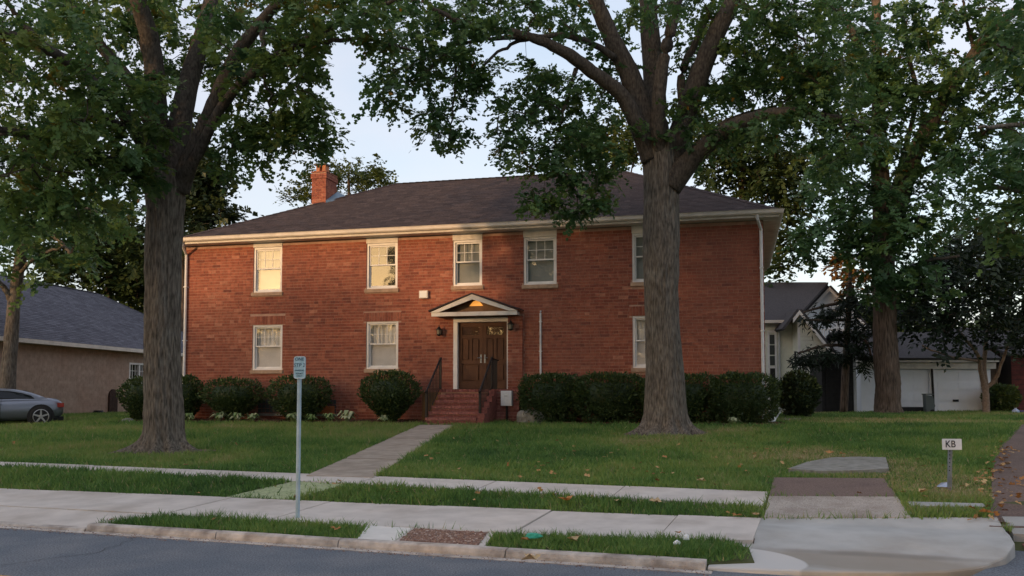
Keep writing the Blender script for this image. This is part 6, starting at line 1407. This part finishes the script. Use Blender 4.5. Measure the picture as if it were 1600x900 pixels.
bg_tree('pine_tree', 'dark blue-green pine rising between the left trunk and the brick house', 285, 235, 50, [(310, 300, 34, 40, 34, 50, 2), (318, 260, 24, 26, 14, 50, 1.5), (290, 380, 50, 45, 36, 50, 2.5), (330, 330, 20, 22, 12, 50, 1.5), (345, 345, 12, 10, 5, 49, 1), (300, 230, 18, 26, 8, 50, 1), (270, 330, 40, 50, 26, 51, 2), (322, 295, 24, 12, 8, 50, 1)], 'leaf_dark', .8, .34, 70, .55)
bg_tree('broad_tree', 'dark leafy tree over the ridge of the low tan house', 170, 330, 54, [(170, 400, 60, 45, 46, 54, 3), (120, 420, 55, 35, 28, 54, 2.5), (215, 420, 45, 50, 38, 54, 2.5), (225, 470, 40, 40, 26, 55, 2), (190, 450, 40, 40, 26, 55, 2), (80, 420, 40, 26, 14, 54, 2), (160, 345, 60, 30, 20, 54, 2.5)], 'leaf_far', .12, .36, 56, .7)
bg_tree('chimney_tree', 'sunlit yellow-green tree top behind the brick chimney', 545, 270, 62, [(545, 290, 40, 30, 24, 62, 2), (575, 275, 20, 18, 8, 62, 1.5), (520, 280, 20, 22, 8, 62, 1.5), (600, 290, 22, 16, 7, 62, 1.5), (478, 305, 26, 16, 9, 62, 1.5), (495, 285, 22, 22, 8, 62, 1.5), (548, 262, 9, 9, 3, 62, 1), (590, 268, 9, 9, 3, 62, 1), (455, 314, 12, 7, 3, 62, 1)], 'leaf_far', .88, .24, 72, .40)
bg_tree('rear_tree', 'yellow-green tree behind the roof ridge left of the right trunk', 960, 190, 52, [(940, 240, 40, 34, 22, 52, 2), (975, 215, 34, 30, 16, 52, 2), (990, 250, 22, 24, 8, 52, 1.5), (905, 225, 26, 22, 8, 52, 1.5), (1080, 215, 26, 34, 14, 52, 1.5)], 'leaf_far', .7, .28, 60, .5)
bg_tree('rear_tree', 'full green tree rising behind the right end of the brick house', 1160, 190, 50, [(1120, 260, 50, 40, 40, 50, 2.5), (1170, 275, 50, 40, 40, 50, 2.5), (1215, 270, 40, 46, 30, 49, 2), (1150, 220, 50, 28, 22, 50, 2), (1230, 340, 26, 40, 20, 49, 1.5), (1225, 400, 20, 36, 14, 49, 1.2), (1240, 310, 26, 26, 12, 49, 1.5), (1270, 260, 28, 30, 10, 48, 1.5), (1228, 430, 14, 10, 3, 48, 1), (1105, 215, 22, 22, 8, 50, 1)], 'leaf_far', .16, .30, 60, .55)
bg_tree('amber_tree', 'amber and green ornamental tree top above the white gable', 1325, 430, 47.5, [(1322, 416, 18, 12, 10, 47.5, .8), (1334, 432, 14, 14, 8, 47.5, .8), (1328, 448, 12, 10, 4, 47.5, .8)], 'leaf_amber', .5, .34, 30, .3, .14)
bg_tree('maple_tree', 'grey-green maple crown behind the dark tree by the garage', 1560, 350, 50, [(1500, 400, 50, 45, 30, 50, 2), (1560, 390, 50, 50, 34, 50, 2), (1600, 430, 40, 50, 26, 50, 2), (1540, 450, 70, 40, 34, 50, 2), (1420, 480, 60, 40, 30, 51, 2), (1370, 500, 36, 36, 16, 51, 1.5), (1640, 420, 60, 80, 30, 50, 2)], 'leaf_far', .22, .32, 56, .6)
# far-off treeline closing the view between the houses: reads as one mass
def treeline(name, segs, Dn, n, leaf, tone, mat='leaf_far'):
    P = []
    for (x0, x1, h) in segs:
        k = int(n*(x1-x0)/40)
        x = RNG.uniform(x0, x1, k); y = RNG.uniform(Dn, Dn+6, k); hh = h*(.7+.45*vnoise(x, y*0, .23, 4)); z = .6+hh*RNG.random(k)**.8
        P.append(np.stack([x, y, z], 1))
    P = np.concatenate(P); Y = RNG.normal(0, 1, P.shape); link(name, leaf_mesh(name, P, Y, leaf*RNG.uniform(.7, 1.3, len(P)), M[mat], OVAL*np.array([1.4, 1, 1]), OVAL_F, np.clip(RNG.normal(tone, .15, len(P)), 0, 1)), None, 'stuff')
treeline('far_treeline', [(-60, -18, 9), (-18, 16, 5), (16, 62, 9)], 78, 7000, .9, .3)
treeline('shrub_line', [(12, 40, 2.6)], 52, 4500, .5, .2)
# trees across the street, seen in the upper windows and shading the lawn from the low sun
treeline_b = []
def back_mass(x, y, r, h, n, z0=1.2):
    a = RNG.normal(0, 1, (n, 3)); a = norm(a)*np.cbrt(RNG.random(n))[:, None]; return np.stack([x+a[:, 0]*r, y+a[:, 1]*r*.8, z0+(h-z0)/2+a[:, 2]*(h-z0)/2], 1)
BT = [(-33.3, -19, 4.7, 19), (-28, -21, 5.5, 21), (-20, -19, 5.5, 20), (-12, -20, 5, 16), (-3, -21, 5.5, 13), (7, -20, 5.5, 12), (17, -21, 6, 12), (28, -20, 6, 12), (40, -22, 7, 12)]
PB = np.concatenate([back_mass(x, y, r, h, 3600, .6) for x, y, r, h in BT]+[back_mass(x, -24, 5.5, h, 3000, .3) for x, h in ((-40, 7.5), (-47, 7.5), (-55, 7.5), (-63, 7.5), (-71, 7.5), (-44, 11.0), (-52, 12.6), (-60, 12.0), (-68, 10.4), (-76, 10.2))])
link('opposite_treeline', leaf_mesh('opposite_treeline', PB, RNG.normal(0, 1, PB.shape), .55*RNG.uniform(.7, 1.3, len(PB)), M['leaf_far'], OVAL*np.array([1.5, 1, 1]), OVAL_F, np.clip(RNG.normal(.4, .2, len(PB)), 0, 1)), None, 'stuff')

# ---------- shrubs, hedge and hostas
def shrub(name, label, c, rx, ry, rz, n, group=None, mat='yew', boxy=2.0, leaf=.075, tone=.42, stem=True, taper=.25, cat='shrub', seed=0):
    """c: centre of the base. Leafy shell round dark inner branches; superellipsoid outline, narrower at the foot"""
    c = np.array(c, float); o = empty(name, c, label, cat, group)
    d = norm(RNG.normal(0, 1, (n, 3))); k = (np.abs(d)**boxy).sum(1)**(-1/boxy)
    lump = 1+.13*np.array([mnoise.noise((q[0]*2.6+seed, q[1]*2.6, q[2]*2.6)) for q in d])+.05*np.array([mnoise.noise((q[0]*8+seed, q[1]*8, q[2]*8)) for q in d])
    rho = np.where(RNG.random(n) < .72, RNG.normal(.97, .05, n), RNG.uniform(.5, .95, n))
    q = d*(k*lump*rho)[:, None]; f = 1-taper*np.clip(-q[:, 2]+.1, 0, 1)
    P = c+np.stack([q[:, 0]*rx*f, q[:, 1]*ry*f, (q[:, 2]+1)*rz+.0], 1)
    P[:, 2] = np.maximum(P[:, 2], c[2]+.06)
    Y = d+RNG.normal(0, .5, (n, 3)); Y[:, 2] += .35
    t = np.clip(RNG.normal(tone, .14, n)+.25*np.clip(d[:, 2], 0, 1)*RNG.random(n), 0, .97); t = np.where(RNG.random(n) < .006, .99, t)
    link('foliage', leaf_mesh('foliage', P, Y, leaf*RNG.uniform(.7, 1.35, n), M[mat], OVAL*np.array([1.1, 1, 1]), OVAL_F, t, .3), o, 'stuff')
    m_ = MB(); r_ = random.Random(seed)
    for i in range(9):
        a = r_.uniform(0, 6.28); e = np.array([math.cos(a)*rx*.7*r_.uniform(.4, 1), math.sin(a)*ry*.7*r_.uniform(.4, 1), rz*r_.uniform(1.0, 1.7)])
        s0 = c+np.array([r_.uniform(-.08, .08), r_.uniform(-.06, .06), -.02]); m_.tube([s0, s0+e*.35+np.array([0, 0, .05]), c+e], [.032, .022, .009], 5)
    m_.build('stems', M['bark_light'] if stem else M['twig'], o)
    v = []; nn = 10                                    # dense dark inner growth
    m_ = MB()
    for i in range(7):
        zz = .12+1.55*i/6
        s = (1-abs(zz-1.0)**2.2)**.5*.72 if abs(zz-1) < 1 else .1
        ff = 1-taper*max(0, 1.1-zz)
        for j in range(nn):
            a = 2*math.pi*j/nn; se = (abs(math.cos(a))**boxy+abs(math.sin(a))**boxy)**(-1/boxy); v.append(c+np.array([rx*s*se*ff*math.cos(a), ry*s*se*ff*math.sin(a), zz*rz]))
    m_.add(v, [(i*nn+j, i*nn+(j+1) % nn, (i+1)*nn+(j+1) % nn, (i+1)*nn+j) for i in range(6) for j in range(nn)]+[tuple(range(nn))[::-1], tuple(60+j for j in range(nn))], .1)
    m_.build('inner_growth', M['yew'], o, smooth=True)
    return o
def hb_at(u, off, z=None):
    s_, _ = fs(u, 620, off); p_ = H(s_, -off, 0); return np.array([p_[0], p_[1], float(zg(p_[0], p_[1]))+.03]), s_
def w_at(u0, u1, off): return (fs(u1, 620, off)[0]-fs(u0, 620, off)[0])/2
for u, u0, u1, vt, vb, off, label, n, bx, tp in [
    (222, 191, 250, 588, 655, .9, 'rounded yew shrub left of the big left trunk, some yellowing leaves', 4200, 2.2, .5),
    (290, 262, 312, 586, 656, .9, 'dark yew shrub at the left brick corner, right behind the left trunk', 3800, 2.2, .45),
    (364, 319, 409, 590, 657, .9, 'spreading flat-topped yew under the left ground-floor window', 4600, 2.6, .8),
    (468, 421, 516, 586, 658, .95, 'dark clipped yew behind the blue street sign', 5200, 2.6, .5),
    (609, 564, 655, 579, 659, 1.2, 'largest round clipped yew on one stem beside the front steps', 6200, 2.4, .7)]:
    c, s_ = hb_at(u, off)
    zt_u = fs(u, vt, off)[1]; rz_ = (zt_u-c[2])/2; rx_ = w_at(u0, u1, off)
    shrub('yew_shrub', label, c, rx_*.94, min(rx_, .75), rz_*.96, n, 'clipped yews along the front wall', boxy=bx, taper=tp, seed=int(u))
for u0, u1, vt, label in [(818, 908, 589, 'hedge bush at the hedge end beside the concrete well cover'), (902, 1010, 587, 'hedge bush just left of the right-hand trunk'), (1002, 1122, 589, 'hedge bush half hidden behind the right-hand trunk'), (1112, 1212, 588, 'hedge bush at the right corner of the brick house')]:
    c, s_ = hb_at((u0+u1)/2, 1.0); zt_u = fs((u0+u1)/2, vt, 1.0)[1]; rx_ = w_at(u0, u1, 1.0)
    shrub('hedge_bush', label, c, rx_*1.04, .62, (zt_u-c[2])/2*1.02, 7200, 'clipped hedge under the right windows', boxy=3.6, taper=.12, seed=u0, tone=.36)
cS = gpt(1247, 650); p_ = at(1248, 645, 30.5); cc = np.array([p_[0], 30.5, float(zg(p_[0], 30.5))])
shrub('side_shrub', 'loose dark shrub beyond the right corner of the brick house', cc, .66, .6, .76, 2200, mat='leaf_dark', boxy=2, leaf=.14, tone=.8, seed=9)
p_ = at(1565, 650, 40); cc = np.array([p_[0], 40, float(zg(p_[0], 40))])
shrub('green_shrub', 'bushy green shrub before the tan wing, left of the red outbuilding', cc, .68, .6, .58, 2200, mat='yew', boxy=2.4, leaf=.15, tone=.4, seed=10)
p_ = at(1352, 640, 42.5); cc = np.array([p_[0], 42.5, float(zg(p_[0], 42.5))])
shrub('grey_shrub', 'dull green shrub between the black shed and the tall tree trunk', cc, .75, .6, 1.2, 2600, mat='leaf_far', boxy=2.2, leaf=.16, tone=.1, seed=12)
def hosta(u, off, r, label, tone, n=26):
    r *= 1.25; off += .08; c, s_ = hb_at(u, off); o = empty('hosta', c, label, 'plant', 'low leafy plants edging the bed'); m_ = MB()
    for i in range(n):
        a = random.uniform(0, 6.283); L_ = r*random.uniform(.6, 1.15); h = r*random.uniform(.5, 1.1); w = r*.16*random.uniform(.8, 1.3); ca, sa_ = math.cos(a), math.sin(a)
        p0 = c; pm = c+np.array([ca*L_*.55, sa_*L_*.55, h]); pe = c+np.array([ca*L_, sa_*L_, h*.55]); sd = np.array([-sa_*w, ca*w, 0])
        m_.add([p0+sd*.2, p0-sd*.2, pm-sd, pm+sd, pe], [(0, 1, 2, 3), (3, 2, 4)], min(1, max(0, random.gauss(tone, .16))))
    m_.build('leaves', M['hosta'], o)
for u, off, r, label, tone in [(297, 1.45, .20, 'yellow-green tuft at the right foot of the left trunk', .55), (343, 1.5, .24, 'pale hosta, first one right of the left trunk', .7), (371, 1.5, .22, 'pale hosta under the flat-topped yew, middle of three', .75), (395, 1.5, .22, 'pale hosta under the flat-topped yew, right one', .7), (457, 1.5, .22, 'pale hosta just left of the blue sign post', .65), (487, 1.5, .20, 'green hosta just right of the blue sign post', .35), (515, 1.45, .21, 'dull green hosta left of the white variegated one', .4), (543, 1.5, .28, 'white variegated hosta, brightest plant of the bed', .9), (600, 1.62, .18, 'small pale plant at the stem of the largest yew', .75), (1147, 1.72, .16, 'small pale weed at the foot of the right hedge', .85)]:
    hosta(u, off, r, label, tone)
q = gpt(200, 660); m_ = MB(); m_.lathe((q[0], q[1], q[2]-.03), [(.20, 0), (.22, .07), (.15, .14), (.04, .17)], 9); tag(m_.build('field_stone', M['stone_grey']), 'pale field stone on the grass left of the big left trunk', 'stone')
c, s_ = hb_at(905, 1.3); 
dry_leaf(905, 655, .10, M['leaf_b'], 'pale dry leaf on the mulch under the hedge', 21, .06)

# ---------- fallen leaves and grass
def paved_mask(x, y, shrink=0):
    bad = np.zeros(len(x), bool)
    for poly in PAVED:
        P = np.array([[q_[0], q_[1]] for q_ in poly]); lo, hi = P.min(0), P.max(0)
        cand = (x > lo[0]) & (x < hi[0]) & (y > lo[1]) & (y < hi[1])
        if cand.any(): i = np.where(cand)[0]; bad[i] |= in_poly(x[i], y[i], P)
    return bad
def lawn_points(n, Dlo, Dhi, power):
    D = (Dlo**(1-power+1) + RNG.random(n)*(Dhi**(2-power)-Dlo**(2-power)))**(1/(2-power)); tx = RNG.uniform(-.66, .68, n); x = tx*D
    t = x*SN[0]+D*SN[1]; s = x*SU[0]+D*SU[1]
    ok = (t > 8.50) & ~paved_mask(x, D)
    ok &= ~((s < -8.2) & (t < 9.2)); ok &= ~((s > -.62-.5*np.abs(t-8.82)) & (t < 9.6)); ok &= ~((s > -.74) & (t < 10.6)); ok &= ~((s > -1.05) & (t < 8.5+.55*(s+1.05)))
    hs = (x+10.99)*_e[0]+(D-30)*_e[1]; hd_ = (x+10.99)*_m[0]+(D-30)*_m[1]; ok &= ~((hs > -.1) & (hs < FL+.1) & (hd_ > -.05))
    ok &= ~((x < -17.6) & (D > 30.6)); ok &= ~((D > 38.9) & (x > 12) & (x < 16)); ok &= ~((D > 40.9) & (x > 10))
    return x[ok], D[ok], t[ok], s[ok]
x, y, t, s = lawn_points(680000, 8.1, 43, 1.6)
wm = in_poly(x, y, worn); keep = ~wm | (RNG.random(len(x)) < .03)
x, y, t, s = x[keep], y[keep], t[keep], s[keep]; n = len(x); z = zg(x, y)-.012; x = x+RNG.normal(0, .022, n); y = y+RNG.normal(0, .022, n)
patch = vnoise(x, y, .55, 31)*.55+vnoise(x, y, 1.7, 33)*.45
tuft = vnoise(x, y, 5.5, 35)
dry = np.clip((vnoise(x, y, .33, 37)-.42)*2.6, 0, 1)*np.clip((s+8)/6, .15, 1)*((t > 12.3)*1.0+(t < 12.3)*.35)
tone = -.03+.66*patch+.10*RNG.normal(0, 1, n)+.75*dry*RNG.random(n)**.8
leftlit = np.clip((-s-5.5)/5, 0, 1)*(t > 13); tone += .12*leftlit  # sunlight on the left lawn put into the blade tone
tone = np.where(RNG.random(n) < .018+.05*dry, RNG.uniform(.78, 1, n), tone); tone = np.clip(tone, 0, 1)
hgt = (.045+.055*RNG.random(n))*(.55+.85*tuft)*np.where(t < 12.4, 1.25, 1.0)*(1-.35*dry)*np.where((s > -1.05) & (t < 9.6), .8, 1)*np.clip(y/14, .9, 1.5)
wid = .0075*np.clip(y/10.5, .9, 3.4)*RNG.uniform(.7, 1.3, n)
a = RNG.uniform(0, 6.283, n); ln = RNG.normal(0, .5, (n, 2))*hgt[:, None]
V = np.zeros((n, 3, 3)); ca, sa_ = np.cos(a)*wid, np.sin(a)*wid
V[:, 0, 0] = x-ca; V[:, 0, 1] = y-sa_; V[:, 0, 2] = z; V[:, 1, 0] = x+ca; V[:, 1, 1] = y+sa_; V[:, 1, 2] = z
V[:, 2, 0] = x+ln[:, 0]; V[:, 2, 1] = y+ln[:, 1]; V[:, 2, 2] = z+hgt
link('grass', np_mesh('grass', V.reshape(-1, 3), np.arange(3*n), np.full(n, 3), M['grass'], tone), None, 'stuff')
# small scattered leaves on the grass and along the drive edge
x, y, t, s = lawn_points(1500, 9.3, 30, 1.3); dens = (RNG.random(len(x)) < .25+.75*((s > -7) & (t > 10))); x, y = x[dens][:340], y[dens][:340]
P = np.stack([x, y, zg(x, y)+.05], 1)
ex = []
for i in range(150):
    f = random.random(); q0, q1 = gpt(1546, 824), gpt(1560, 700); q_ = q0+(q1-q0)*f; ex.append((q_[0]+random.gauss(.05, .14), q_[1], float(zg(q_[0], q_[1]))+.03))
for i in range(50): q_ = H(random.uniform(0, 9) if random.random() < .4 else random.uniform(11.5, 18.5), -random.uniform(.9, 2.0), 0); ex.append((q_[0], q_[1], float(zg(q_[0], q_[1]))+.05))
P = np.concatenate([P, np.array(ex)]); Y = RNG.normal(0, 1, P.shape); Y[:, 2] *= .25
link('fallen_leaves', leaf_mesh('fallen_leaves', P, Y, .075*RNG.uniform(.6, 1.3, len(P)), M['litter_leaf'], LOBED*np.array([1, 1, 2]), LOBED_F, np.clip(RNG.normal(.5, .25, len(P)), 0, 1), 1.5), None, 'stuff')
